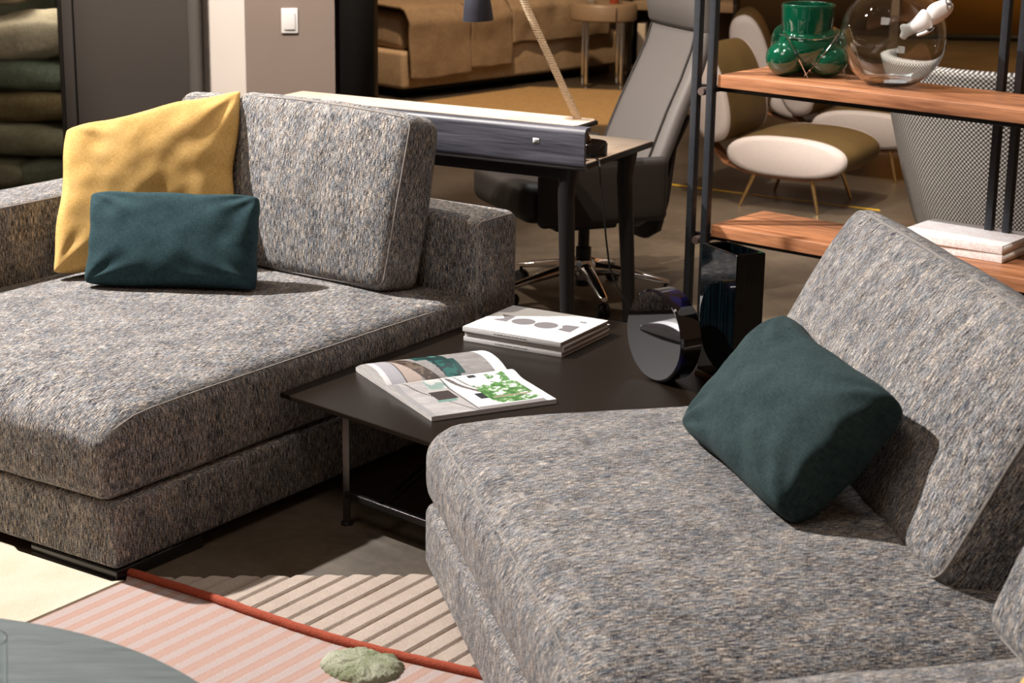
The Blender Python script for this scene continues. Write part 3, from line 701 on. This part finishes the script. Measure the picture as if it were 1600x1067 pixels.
# fish: skinned chain
WHC = plain('white_ceramic', (.80, .78, .77), .35, coat=.3)
def skin(nm, pts, edges, radii, mat, parent, sub=2, loc=None, rot=None):
    me = D.meshes.new(nm); me.from_pydata(pts, edges, []); me.materials.append(mat)
    o = D.objects.new(nm, me); COL.objects.link(o); o.parent = parent
    if loc is not None: o.location = loc
    if rot is not None: o.rotation_euler = rot
    md = o.modifiers.new('skin', 'SKIN'); md.use_smooth_shade = True
    for i, r_ in enumerate(radii): me.skin_vertices[0].data[i].radius = r_ if isinstance(r_, tuple) else (r_, r_)
    me.skin_vertices[0].data[0].use_root = True
    s2 = o.modifiers.new('subsurf', 'SUBSURF'); s2.levels = sub; s2.render_levels = sub
    return o
fx = skin('fish_figure', [(0, 0, 0), (.035, 0, .022), (.062, 0, .042), (.076, 0, .060), (-.035, 0, -.022), (-.060, 0, -.034), (-.078, 0, -.016), (-.072, 0, -.062), (.005, -.02, -.035), (-.03, -.015, -.048), (.02, 0, .05), (-.01, 0, .035)],
          [(0, 1), (1, 2), (2, 3), (0, 4), (4, 5), (5, 6), (5, 7), (0, 8), (8, 9), (1, 10), (0, 11)],
          [(.030, .030), (.037, .036), (.033, .031), .017, (.017, .020), (.009, .012), (.006, .010), (.005, .013), (.008, .008), .005, (.008, .008), .008], WHC, gb, loc=(.070, -.150, .226))
lathe('fish_mouth', [(.009, -.003), (.0125, 0), (.009, .003), (.006, 0)], INKG, gb, 20, closed=True, loc=(.130, -.181, .287), rot=(R(62), 0, R(25)))

# white marbled books on the lower shelf
MARB, n, l, b = new_mat('marbled_cover')
src = n.new('ShaderNodeTexCoord').outputs['Object']; nz = mapped_noise(n, l, src, (22, 22, 22), 1, 8, .75)
d_ = math_node(n, l, 'ABSOLUTE', math_node(n, l, 'SUBTRACT', nz.outputs['Fac'], .5), 0)
rp_ = ramp(n, [(0, (.62, .46, .44)), (.018, (.74, .70, .69)), (.05, (.76, .74, .73))]); l.new(d_, rp_.inputs[0]); l.new(rp_.outputs[0], b.inputs['Base Color']); b.inputs['Roughness'].default_value = .45
for k in range(2):
    t = thing('marbled_book', ('lower white marbled book of the pair on the lower rack shelf', 'upper white marbled book of the pair on the lower rack shelf')[k], 'book', (1.548 - k * .002, 5.835, .451 + .0285 * k), R(-39 + 1.5 * k), 'marbled books on the rack')
    box('cover', -.36, 0, 0, .25, 0, .0275, MARB, t, .001); box('page_block', -.355, .002, .003, .246, .003, .0245, PAPER, t, 0)

# ---------------------------------------------------------------- chaise sofa (left)
def chaise():
    t = thing('chaise_sofa', 'grey tweed chaise sofa at the left with yellow and teal cushions on it', 'sofa', (-.943, 4.219, 0), R(-34.2))
    soft_box('base', .71, .86, .085, .018, TWEED, t, loc=(-.71, .86, .117), n=20)
    def crown(p):
        hx, hy = .605, .77
        k = (1 - (p.x / hx) ** 4) * (1 - (p.y / hy) ** 4); up = max(0, p.z / .105)
        bx = 1; roll = max(0, min(1, (-p.y / hy - .80) / .20)) ** 2 * .040 * up
        return (p.x * bx, p.y * bx, p.z - roll + up * .032 * max(0, k) - up * .012 * (abs(p.x / hx) ** 6 * abs(p.y / hy) ** 6))
    soft_box('seat_cushion', .597, .77, .108, .045, TWEED, t, crown, 26, .002, [(2, 1, .0024, 'right')], loc=(-.607, .757, .306))
    soft_box('armrest', .11, .78, .31, .03, TWEED, t, None, 20, 0, [(0, 1, .0025)], loc=(-1.32, .94, .345))
    soft_box('backrest', .71, .11, .305, .035, TWEED, t, None, 20, 0, [(0, 1, .0025)], loc=(-.71, 1.60, .34))
    for x0 in (-.30, -1.40):
        box('foot_plate', x0, x0 + .30, 0.0, .30, 0.0, .033, GLOSSB, t, .003)
    for x0 in (-.30, -1.40): box('foot_plate', x0, x0 + .30, 1.40, 1.70, 0, .033, GLOSSB, t, .003)
    return t
ch = chaise()
CH = Matrix.Translation((-.943, 4.219, 0)) @ Matrix.Rotation(R(-34.2), 4, 'Z')
def lean(x, y, z, rz, tilt): return Matrix.Translation((x, y, z)) @ Matrix.Rotation(rz, 4, 'Z') @ Matrix.Rotation(tilt, 4, 'X')
def back_cushion(parent_label, Mw, hx, hy, hz, label, wob=.004, crown_=.03, r=.045):
    def df(p):
        k = (1 - (p.x / hx) ** 2) * (1 - (p.z / hz) ** 2)
        up = max(-1, min(1, p.y / hy)); thin = 1 - .16 * max(0, p.z / hz)
        return (p.x * (1 + .015 * (1 - (p.z / hz) ** 2)), p.y * thin + (crown_ * k * up), p.z + .012 * (1 - (p.x / hx) ** 2) * (p.z / hz))
    o = soft_box('back_cushion', hx, hy, hz, r, TWEED, None, df, 20, wob, [(1, -1, .0028), (1, 1, .0028)])
    o.matrix_world = Mw
    tag(o, label, 'cushion', 'tweed back cushions'); return o
back_cushion('', CH @ lean(-.535, 1.425, .682, R(-3), R(-14)), .365, .085, .262, 'grey tweed back cushion leaning right of the yellow cushion')
back_cushion('', CH @ lean(-1.02, 1.50, .665, R(0), R(-9)), .17, .075, .245, 'grey tweed back cushion mostly hidden behind the yellow cushion')
pillow('yellow_cushion', .56, .50, .17, YELLOW, 'large mustard yellow cushion leaning in the corner of the left chaise', 'throw cushions', ((-1.385, 5.47, .452), (-.862, 5.655, .452), (-1.37, 5.69, .868), (-.853, 5.93, .965)), seed=2, wr=.008, pull=.035)
pillow('teal_cushion', .54, .31, .14, TEAL, 'dark teal oblong cushion in front of the yellow cushion', 'throw cushions', ((-1.262, 5.365, .452), (-.737, 5.330, .452), (-1.262, 5.52, .705)), seed=5, wr=.008, pull=.035)

# ---------------------------------------------------------------- right sofa
s2 = thing('tweed_sofa', 'grey tweed sofa in the right foreground with a green cushion on its seat', 'sofa', (-.221, 4.349, 0), R(13))
soft_box('base', .66, 1.62, .085, .03, TWEED, s2, loc=(.66, -1.68, .118), n=24, streak='x')
def crown2(hx, hy, hz, c, drop=0):
    def f(p):
        k = (1 - abs(p.x / hx) ** 3) * (1 - abs(p.y / hy) ** 3); up = max(0, p.z / hz)
        cr = abs(p.x / hx) ** 5 * abs(p.y / hy) ** 5
        dr = max(0, min(1, (-p.y / hy - .45) / .55)) ** 1.8 * drop * up
        return (p.x * (1 + .015 * (1 - (p.z / hz) ** 2)), p.y * (1 + .006 * (1 - (p.z / hz) ** 2)), p.z + up * c * max(0, k) - up * .02 * cr - dr)
    return f
soft_box('seat_cushion', .53, .73, .112, .075, TWEED, s2, crown2(.53, .73, .112, .040, .055), 26, .003, [(2, 1, .0020, 'left')], loc=(.53, -.80, .306), streak='x')
soft_box('seat_cushion', .53, .80, .118, .075, TWEED, s2, crown2(.53, .80, .118, .045), 26, .004, [(2, 1, .0022, 'left')], loc=(.53, -2.37, .316), streak='x')
soft_box('backrest', .11, 1.5, .30, .03, TWEED, s2, loc=(1.21, -1.72, .335), n=24)
for y in (-.40, -3.1): box('foot_plate', .03, .30, y, y + .27, .0185, .034, GLOSSB, s2, .003); box('foot_plate', 1.0, 1.27, y, y + .27, .0185, .034, GLOSSB, s2, .003)
S2 = Matrix.Translation((-.221, 4.349, 0)) @ Matrix.Rotation(R(13), 4, 'Z')
# cushion faces -x locally: build facing -y then turn
back_cushion('', S2 @ lean(.985, -.66, .622, R(-90 - 5), R(-27)), .665, .095, .262, 'long grey tweed back cushion behind the green cushion on the right sofa', .006, .04, .05)
back_cushion('', S2 @ lean(.88, -2.12, .63, R(-90 - 3), R(-25)), .62, .10, .25, 'grey tweed back cushion cut by the lower right corner of the picture', .006, .05, .06)
pillow('green_cushion', .57, .37, .20, GREEN_VELVET, 'dark green velvet cushion propped on the seat of the right sofa', 'throw cushions', ((.385, 4.03, .470), (.545, 3.475, .462), (.62, 4.10, .725), (.765, 3.50, .715)), seed=9, wr=.012, pull=.04)
pillow('yellow_cushion', .5, .45, .15, YELLOW, 'yellow cushion whose corner just shows at the lower right corner', 'throw cushions', ((.62, 2.02, .52), (1.0, 1.84, .52), (.730, 2.47, .628)), seed=3)

# ---------------------------------------------------------------- coffee table
K = .9865
ct = thing('coffee_table', 'low black coffee table with thin top on a steel frame between the sofas', 'coffee table', (-.613, 4.779, 0))
W0 = Vector((-.613, 4.779))
poly = [(x * K, y * K) for x, y in ((-.613, 4.779), (-.195, 4.385), (.72, 4.60), (.75, 5.315), (.022, 5.745))]
prism('table_top', [(x - W0.x, y - W0.y) for x, y in poly], .323, .335, TABLETOP, ct, .0015)
legs = [(-.426, 4.640), (.66, 4.65), (.70, 5.28), (.02, 5.62)]
for x, y in legs:
    box('leg', x - W0.x - .009, x - W0.x + .009, y - W0.y - .009, y - W0.y + .009, .012, .323, STEEL, ct, .001)
    lathe('foot', [(0, 0), (.016, 0), (.016, .008), (.006, .012), (0, .012)], STEEL, ct, 20, loc=(x - W0.x, y - W0.y, 0))
def bar(nm, a, b2, z, parent, mat, w_=.009):
    a = Vector(a) - W0; b2 = Vector(b2) - W0; d = b2 - a; L = d.length; ang = math.atan2(d.y, d.x)
    bm = bmesh.new(); add_box(bm, 0, L, -w_, w_, z - w_, z + w_, .001, 0, Matrix.Translation((a.x, a.y, 0)) @ Matrix.Rotation(ang, 4, 'Z')); link(nm, bm, mat, parent)
bar('stretcher', (-.426, 4.640), (.05, 4.18 + .05), .085, ct, STEEL) if 0 else None
bar('stretcher', (-.426, 4.640), (-.17, 4.405), .085, ct, STEEL)
bar('stretcher', (-.17, 4.405), (.66, 4.65), .085, ct, STEEL)
bar('stretcher', (.66, 4.65), (.70, 5.28), .085, ct, STEEL); bar('stretcher', (.70, 5.28), (.02, 5.62), .085, ct, STEEL)
bar('stretcher', (-.33, 4.545), (.02, 5.62), .085, ct, STEEL)
box('maker_plate', .196, .214, -.152, -.1475, .083, .093, COPPER, ct, 0)

# ---------------------------------------------------------------- stacked books with BOOK cover
BA = math.atan2(5.152 - 5.313, .139 + .142)
def book(k, dx, dy, rz, lab):
    t = thing('stacked_book', lab, 'book', ((-.142 + dx) * K, (5.318 + dy) * K, .3355 + .0145 * k), BA + rz, 'white books on the coffee table')
    box('cover', 0, .322, 0, .004, 0, .014, PAPER, t, .0006)         # spine
    box('front_board', 0, .322, 0, .290, .0125, .014, PAPER, t, .0003); box('rear_board', 0, .322, 0, .290, 0, .0015, PAPER, t, .0003)
    box('page_block', .002, .320, .004, .287, .0016, .0124, PAGES, t, 0)
    for q in range(13):
        box('spine_print', .105 + q * .0085, .110 + q * .0085 + (q % 3) * .001, -.0004, 0, .0058, .0082, INKG, t, 0) if k != 1 else None
    return t
book(0, 0, 0, 0, 'bottom white paperback of the three stacked on the black coffee table')
book(1, .004, .003, .012, 'middle white paperback of the three stacked on the black coffee table')
tb = book(2, -.003, -.001, -.004, 'top white paperback with grey BOOK lettering on the black coffee table')
# lettering: reads upright from the far side, so local +y is down for the letters
zc_ = .0142
def flat(nm, poly, mat=INKG):
    bm = bmesh.new(); lo = [bm.verts.new((x, y, zc_)) for x, y in poly]; hi = [bm.verts.new((x, y, zc_ + .0002)) for x, y in poly]
    bm.faces.new(lo[::-1]); bm.faces.new(hi); n_ = len(poly)
    for i in range(n_): bm.faces.new((lo[i], lo[(i + 1) % n_], hi[(i + 1) % n_], hi[i]))
    bmesh.ops.recalc_face_normals(bm, faces=bm.faces); return link(nm, bm, mat, tb, smooth=False)
flat('letter_k', [(0.0279, 0.1811), (0.0733, 0.1786), (0.0786, 0.1146), (0.0301, 0.1133), (0.0534, 0.1458)])
for cx in (.1206, .1956): flat('letter_o', [(cx + .0355 * math.cos(2 * math.pi * i / 48), .1425 + .0345 * math.sin(2 * math.pi * i / 48)) for i in range(48)])
flat('letter_b', [(0.2858, 0.1813), (0.2906, 0.1141), (0.2806, 0.1116), (0.2645, 0.1148), (0.2483, 0.1189), (0.2463, 0.1268), (0.2481, 0.1354), (0.2515, 0.1422), (0.243, 0.1513), (0.2392, 0.1629), (0.242, 0.174), (0.2557, 0.1794)])
for k in range(5): flat('small_print', [(.262 + k * .0042, .226), (.2650 + k * .0042, .226), (.2650 + k * .0042, .232 + .003 * (k in (0, 3))), (.262 + k * .0042, .232 + .003 * (k in (0, 3)))], INKD)
flat('small_print', [(.262, .2245), (.283, .2245), (.283, .2256), (.262, .2256)], INKD)
for k in range(2): flat('small_print', [(.135 + k * .012, .222 + k * .009), (.165, .222 + k * .009), (.165, .2232 + k * .009), (.135 + k * .012, .2232 + k * .009)])

# ---------------------------------------------------------------- open magazine
PRINTM = attr_mat('printed_page')
mg = thing('open_magazine', 'open magazine with interior photographs lying on the black coffee table', 'magazine', (-.319, 4.811, .3155), math.atan2(4.663 - 4.811 + .30, 1) * 0)
# spine runs from A (near left) to B (far right): world
A_, B_ = Vector((-.330, 4.800, 0)), Vector((-.015, 4.965, 0))
sx = (B_ - A_); LSP = sx.length; ex = sx.normalized(); ey = Vector((-ex.y, ex.x, 0))   # ey: towards the far left
mg.location = (A_.x * K, A_.y * K, .3355); mg.rotation_euler = (0, 0, math.atan2(ex.y, ex.x))
def fbm(x, y, s): return noise.noise(Vector((x * s, y * s, 3.3))) * .6 + noise.noise(Vector((x * s * 2.3, y * s * 2.3, 8))) * .4
def ink_left(u, v):     # u along the spine 0..1 (near-left to far-right), v from spine outwards 0..1
    if u < .05: return (.72, .70, .70)
    if u > .90: return (.78, .77, .77)
    g_ = .36 + .10 * fbm(u * 1.2, v * 4, 6) + .05 * fbm(u, v, 20)
    c = (g_ * 1.02, g_ * .96, g_ * .93)
    if u < .17: c = (.45, .44, .46)
    elif u < .30: c = (.50, .42, .37)
    if abs(u - .17) < .004: c = (.1, .08, .07)
    if .28 < u + .25 * v - .05 < .40: c = (.10, .065, .045) if fbm(u, v, 14) > -.1 else (.22, .17, .13)
    # green sofa
    if .36 < u < .62 and .02 < v < .78:
        e = u - (.40 + .10 * (1 - v)); 
        if e > 0 or v > .5:
            c = (.0, .17, .15) if fbm(u, v, 8) > 0 else (.0, .07, .065)
            if abs(u - .49) < .012: c = (.0, .03, .03)
            if v > .6 and u > .52: c = (.12, .30, .28) if u < .57 else (.03, .03, .03)
    if .62 < u < .66 and .05 < v < .45: c = (.0, .10, .09)
    if v > .86: c = (.06, .05, .05) if fbm(u, v, 12) > .05 else c
    return c
def ink_right(u, v):
    if u > .93: return (.74, .73, .73)
    if u < .40:
        g_ = .50 + .1 * fbm(u, v * 2, 7); c = (g_, g_ * .96, g_ * .94)
        if u < .05: c = (.40, .39, .39)
        if abs((u - .05) - v * .32) < .006: c = (.12, .10, .10)
        if .24 < u < .40 and v < .3: c = (.34, .44, .40) if fbm(u, v, 10) > 0 else (.62, .62, .60)
        if .20 < u < .36 and .36 < v < .60: c = (.085, .060, .055)
        if .18 < u < .34 and .60 < v < .66: c = (.25, .38, .34)
        if abs(u - .385 + .0 * v) < .006: c = (.10, .09, .09)
        return c
    c = (.78, .80, .80)
    if v > .92: return (.34, .32, .31)
    k = fbm(u, v, 11) + .5 * fbm(u, v, 40)
    if .40 < u < .47: c = (.80, .78, .76)
    if .42 < u < .56 and abs((v - .12) - (u - .42) * 2.6) < .05: c = (.20, .17, .15)
    if .47 < u < .62 and abs((v - .05) - (u - .47) * 3.2) < .03: c = (.36, .32, .28)
    if .50 < u < .60 and .55 < v < .72: c = (.035, .035, .045)
    if .60 < u < .66 and .12 < v < .18: c = (.06, .05, .05)
    if .56 < u < .93 and .34 < v < .90 and k > -.22: c = (.10, .24, .07) if k > .05 else (.23, .40, .16)
    if .74 < u < .90 and .12 < v < .40 and k > -.05: c = (.16, .34, .10)
    if .60 < u < .90 and .70 < v < .74: c = (.42, .34, .28)
    return c
def page(nm, sgn, W_, hfun, ink, ofs=0, zo=0, res=110, u0=0, u1=1, mat=None, thick=0):
    bm = bmesh.new(); cl_ = bm.loops.layers.float_color.new('ink'); g = []
    for i in range(res + 1):
        row = []
        for j in range(res + 1):
            u = i / res; v = j / res; d, z = hfun(u, v)
            row.append(bm.verts.new((u * LSP, sgn * d * W_, z + zo)))
        g.append(row)
    for i in range(res):
        for j in range(res):
            q = [g[i][j], g[i + 1][j], g[i + 1][j + 1], g[i][j + 1]]
            if sgn < 0: q = q[::-1]
            f = bm.faces.new(q); c = [x ** 1.35 for x in ink((i + .5) / res, (j + .5) / res)]
            for lp in f.loops: lp[cl_] = (*c, 1)
    return link(nm, bm, mat or PRINTM, mg, angle=180)
# left leaf bundle arches up and over; right block lies nearly flat, high at the spine
def hl(u, v): return (v, .010 + .030 * math.sin(math.pi * min(1, v * 1.02)) ** .8 * (1 - .15 * u) + .004 * (1 - v))
def hr(u, v): return (v, .012 + .010 * math.exp(-((v - .12) / .12) ** 2) * (1 - math.exp(-v * 20)) + .006 * (1 - v))
WL, WR = .215, .275
page('left_page', 1, WL, hl, ink_left); page('right_page', -1, WR, hr, ink_right)
def block(nm, sgn, W_, hf, mat, lo=.0):
    bm = bmesh.new(); N = 40; rows = []
    for u in (0.0, 1.0):
        rows.append([(bm.verts.new((u * LSP, sgn * hf(u, j / N)[0] * W_, lo)), bm.verts.new((u * LSP, sgn * hf(u, j / N)[0] * W_, max(lo + .0005, hf(u, j / N)[1] - .0006)))) for j in range(N + 1)])
    for r_ in rows:
        for a, b2 in zip(r_[:-1], r_[1:]): bm.faces.new((a[0], b2[0], b2[1], a[1]))
    for j in range(N):
        bm.faces.new((rows[0][j][1], rows[0][j + 1][1], rows[1][j + 1][1], rows[1][j][1])); bm.faces.new((rows[0][j][0], rows[0][j + 1][0], rows[1][j + 1][0], rows[1][j][0]))
    for j in (0, N): bm.faces.new((rows[0][j][0], rows[1][j][0], rows[1][j][1], rows[0][j][1]))
    bmesh.ops.recalc_face_normals(bm, faces=bm.faces); return link(nm, bm, mat, mg, angle=50)
PAGEW = wood('magazine_page_edges', (.34, .31, .29), (.70, .68, .66), (1, 8, 420), .8)
block('page_block', 1, WL, lambda u, v: (hl(u, v)[0], hl(u, v)[1] if v < .98 else .002), PAGEW); block('page_block', -1, WR, hr, PAGEW)

# ---------------------------------------------------------------- round mirror vase and dark glass vase
MIRF = plain('smoked_mirror', (.50, .51, .53), .03, 1)
RIMB, n, l, b = new_mat('blue_black_glass')
src = n.new('ShaderNodeTexCoord').outputs['Object']; nz = mapped_noise(n, l, src, (9, 9, 9), 1, 3)
rp_ = ramp(n, [(.58, (.002, .002, .005)), (.78, (.008, .01, .14))]); l.new(nz.outputs['Fac'], rp_.inputs[0]); l.new(rp_.outputs[0], b.inputs['Base Color']); b.inputs['Roughness'].default_value = .04; b.inputs['Coat Weight'].default_value = 1
dv = thing('disc_vase', 'round blue black glass disc vase with mirrored face on the coffee table', 'vase', (.413 * K, 4.955 * K, .3355), 0)
fn = Vector((-.84, -.54, 0)).normalized(); rzd = math.atan2(fn.y, fn.x)
dv.rotation_euler = (0, 0, rzd)
RD = .126; th = .034
Mx = (0, R(90), 0)
lathe('disc_body', [(0, -th), (RD - .006, -th), (RD, -th + .006), (RD, th - .005), (RD - .005, th), (0, th)], RIMB, dv, 96, loc=(0, 0, RD), rot=Mx, angle=30)
lathe('mirror_face', [(0, th + .0003), (RD - .007, th + .0003), (RD - .007, th + .0012), (0, th + .0012)], MIRF, dv, 96, loc=(0, 0, RD), rot=Mx, angle=30)
SMOKE, n, l, b = new_mat('smoked_teal_glass')
src = n.new('ShaderNodeTexCoord').outputs['Object']; nz = mapped_noise(n, l, src, (160, 160, 3), 1, 3)
rp_ = ramp(n, [(.5, (.001, .002, .003)), (.8, (.006, .018, .022))]); l.new(nz.outputs['Fac'], rp_.inputs[0]); l.new(rp_.outputs[0], b.inputs['Base Color'])
b.inputs['Roughness'].default_value = .04; b.inputs['Coat Weight'].default_value = .8; b.inputs['Transmission Weight'].default_value = .25
rv = thing('square_glass_vase', 'tall square smoked glass vase with amber foot beside the round disc vase', 'vase', (.590 * K, 4.850 * K, .3355), 0)
e1 = Vector((-.075, .147)).normalized(); rv.rotation_euler = (0, 0, math.atan2(-.30, 1))
# local: near corner at origin, left face runs back along (-.46,.89)
q0 = Vector((0, 0)); q1 = Vector((-.078, .150)); q2 = Vector((-.006, .185)); q3 = Vector((.080, .045))
rv.rotation_euler = (0, 0, 0)
def ring(s, z): 
    c = (q0 + q1 + q2 + q3) / 4; return [((c + (q - c) * s).x, (c + (q - c) * s).y, z) for q in (q0, q3, q2, q1)]
bm = bmesh.new(); L_ = [[bm.verts.new(p) for p in ring(s, z)] for s, z in ((1, .002), (1, .368), (.80, .368), (.74, .10))]
for a, b2 in zip(L_[:-1], L_[1:]):
    for k in range(4): bm.faces.new((a[k], a[(k + 1) % 4], b2[(k + 1) % 4], b2[k]))
bm.faces.new(L_[0][::-1]); bm.faces.new(L_[-1]); bmesh.ops.recalc_face_normals(bm, faces=bm.faces)
bmesh.ops.bevel(bm, geom=[e for e in bm.edges], offset=.002, segments=2, affect='EDGES'); link('outer_glass', bm, SMOKE, rv)
bm = bmesh.new(); vs = [[bm.verts.new(p) for p in ring(s, z)] for s, z in ((1.06, 0), (1.07, .006), (1.03, .018))]
for a, b2 in zip(vs[:-1], vs[1:]):
    for k in range(4): bm.faces.new((a[k], a[(k + 1) % 4], b2[(k + 1) % 4], b2[k]))
bm.faces.new(vs[0][::-1]); bm.faces.new(vs[-1]); bmesh.ops.recalc_face_normals(bm, faces=bm.faces)
link('amber_foot', bm, plain('amber_glass', (.10, .012, .002), .05, coat=1, trans=.3), rv)

# ---------------------------------------------------------------- rug
def rugmat(name, kind):
    m, n, l, b = new_mat(name); src = n.new('ShaderNodeTexCoord').outputs['Object']
    fine = mapped_noise(n, l, src, (260, 260, 260), 1, 3, .7); big = mapped_noise(n, l, src, (5, 5, 5), 1, 4, .6)
    sep = n.new('ShaderNodeSeparateXYZ'); l.new(src, sep.inputs[0])
    if kind == 'pink':
        sn = math_node(n, l, 'SINE', math_node(n, l, 'MULTIPLY', sep.outputs[0], 2 * math.pi / .052), 0)
        fl = math_node(n, l, 'SINE', math_node(n, l, 'MULTIPLY', sep.outputs[0], 2 * math.pi / .0075), 0)
        s = math_node(n, l, 'ADD', math_node(n, l, 'MULTIPLY', sn, .5), math_node(n, l, 'ADD', math_node(n, l, 'MULTIPLY', fl, .10), math_node(n, l, 'MULTIPLY', fine.outputs['Fac'], 1.1)))
        rp = ramp(n, [(.25, (.42, .34, .32)), (.42, (.45, .37, .34)), (.62, (.40, .255, .21)), (.95, (.43, .285, .235))])
        h = fine.outputs['Fac']
    elif kind == 'beige':
        s = math_node(n, l, 'ADD', math_node(n, l, 'MULTIPLY', fine.outputs['Fac'], .6), math_node(n, l, 'MULTIPLY', big.outputs['Fac'], .4))
        rp = ramp(n, [(.3, (.34, .27, .22)), (.65, (.50, .42, .36))]); h = fine.outputs['Fac']
    elif kind == 'green':
        s = math_node(n, l, 'ADD', math_node(n, l, 'MULTIPLY', fine.outputs['Fac'], .4), math_node(n, l, 'MULTIPLY', big.outputs['Fac'], .6))
        s = math_node(n, l, 'MULTIPLY', math_node(n, l, 'SUBTRACT', s, .30), 2.4)
        rp = ramp(n, [(.3, (.14, .17, .07)), (.7, (.42, .42, .33))]); h = fine.outputs['Fac']
    else:
        s = math_node(n, l, 'ADD', math_node(n, l, 'MULTIPLY', fine.outputs['Fac'], .4), math_node(n, l, 'MULTIPLY', big.outputs['Fac'], .6))
        rp = ramp(n, [(.32, (.52, .44, .32)), (.6, (.64, .57, .46))]); h = fine.outputs['Fac']
    l.new(s, rp.inputs[0]); l.new(rp.outputs[0], b.inputs['Base Color']); b.inputs['Roughness'].default_value = .95; b.inputs['Specular IOR Level'].default_value = .1
    bp = n.new('ShaderNodeBump'); bp.inputs['Strength'].default_value = .8; bp.inputs['Distance'].default_value = .003; l.new(h, bp.inputs['Height']); l.new(bp.outputs['Normal'], b.inputs['Normal'])
    return m
rg = thing('patchwork_rug', 'patchwork rug with pink stripes, cream ridges and a red cord in the foreground', 'rug', (-.943, 4.219, 0), R(-34.2))
# local frame = the chaise's: +y back, +x right
IM = CH.inverted()
cp = [IM @ Vector((x, y, .016)) for x, y in ((-.925, 4.262), (-.84, 4.205), (-.698, 4.112), (-.59, 4.030), (-.485, 3.955), (-.38, 3.885), (-.272, 3.826), (-.17, 3.774), (-.072, 3.728), (.10, 3.63), (.5, 3.40))]
def cord_y(x):
    for a, b2 in zip(cp[:-1], cp[1:]):
        if a.x <= x <= b2.x: return a.y + (b2.y - a.y) * (x - a.x) / (b2.x - a.x)
    return cp[-1].y if x > cp[-1].x else cp[0].y
prism('cream_field', [(.018, .01), (.018, -2.6), (-2.2, -2.6), (-2.2, .0), (-.36, .0), (-.33, -.015), (.0, -.015)], 0, .014, rugmat('rug_cream', 'cream'), rg, .002)
prism('striped_field', [(.020, .01), (.020, -2.6), (2.4, -2.6), (2.4, -.02)] + [(q.x, q.y) for q in cp[::-1]], 0, .010, rugmat('rug_pink_stripes', 'pink'), rg)
# ridged field: real ridges running along local y
bm = bmesh.new(); x0_, x1_ = .03, 2.3; nx = 900; prev = None
for i in range(nx + 1):
    x = x0_ + (x1_ - x0_) * i / nx; ph = (x / .0545) % 1
    hgt = .010 + .007 * min(1, math.sin(math.pi * ph) * 2.2)
    if ph < .0 or ph > .98: hgt = .008
    yl = cord_y(x); yh = min(1.9, .01 + (x - .0) * .775 + .004 * math.sin(x * 115))
    yh = max(yh, yl + .002)
    cur = [bm.verts.new((x, yl, hgt)), bm.verts.new((x, yh - .004, hgt)), bm.verts.new((x, yh, 0)), bm.verts.new((x, yl, 0))]
    if prev:
        for a in range(3): bm.faces.new((prev[a], prev[a + 1], cur[a + 1], cur[a]))
    prev = cur
bmesh.ops.recalc_face_normals(bm, faces=bm.faces); link('ridged_field', bm, rugmat('rug_beige_ridges', 'beige'), rg, smooth=False)
fine = []
for a, b2 in zip(cp[:-1], cp[1:]):
    for k in range(10): fine.append(a.lerp(b2, k / 10) + noise.noise_vector(a.lerp(b2, k / 10) * 30) * .0015)
tube('red_cord', fine, .0115, plain('rust_red_wool', (.40, .075, .035), .95, bump=.9, bscale=300, var=.3), rg, 12)
bm = bmesh.new(); N = 160
cen = IM @ Vector((-.31, 3.765, .01)); rings = []
for k in range(14):
    q = k / 13; sc = math.cos(q * math.pi / 2) ** .55 if k < 13 else .02; z = .006 + .027 * math.sin(q * math.pi / 2) ** .8; row = []
    for i in range(N):
        t = 2 * math.pi * i / N; cx, cy = math.cos(t), math.sin(t)
        o_ = 1 + .20 * noise.noise(Vector((cx * 1.6, cy * 1.6, 1))) + .05 * noise.noise(Vector((cx * 9, cy * 9, k * .6)))
        x = cen.x + cx * .095 * sc * o_; y = cen.y - .01 + cy * .075 * sc * o_
        row.append(bm.verts.new((x, y, z + .004 * noise.noise(Vector((x * 120, y * 120, 0))) + .004 * noise.noise(Vector((x * 45, y * 45, 3))))))
    rings.append(row)
for A, B in zip(rings[:-1], rings[1:]):
    for k in range(N): bm.faces.new((A[k], A[(k + 1) % N], B[(k + 1) % N], B[k]))
bm.faces.new(rings[-1]); bmesh.ops.recalc_face_normals(bm, faces=bm.faces); link('green_tuft', bm, rugmat('rug_green_tuft', 'green'), rg, angle=180)

# ---------------------------------------------------------------- round table in the lower left corner
STAIN = wood('grey_green_stain', (.085, .105, .108), (.135, .16, .16), (6, 60, 60), .5)
rt = thing('round_table', 'dark grey round wooden table cut by the lower left corner', 'table', (-1.098, 2.383, 0))
lathe('table_top', [(0, .372), (.74, .372), (.762, .380), (.769, .390), (.765, .398), (.758, .400), (0, .400)], STAIN, rt, 160, angle=30)
for k in range(3):
    t = R(40 + 120 * k); tube('leg', [(.40 * math.cos(t), .40 * math.sin(t), .372), (.56 * math.cos(t), .56 * math.sin(t), .014)], .02, BLACKM, rt, 16, rfun=lambda s: .026 - .01 * s)
o = lathe('glass_tumbler', [(0, 0), (.036, 0), (.040, .004), (.045, .11), (.0435, .11), (.0385, .010), (0, .009)], CLEAR, None, 48, loc=(-.850, 2.79, .4005))
tag(o, 'clear glass tumbler at the left edge on the dark round table', 'glass')
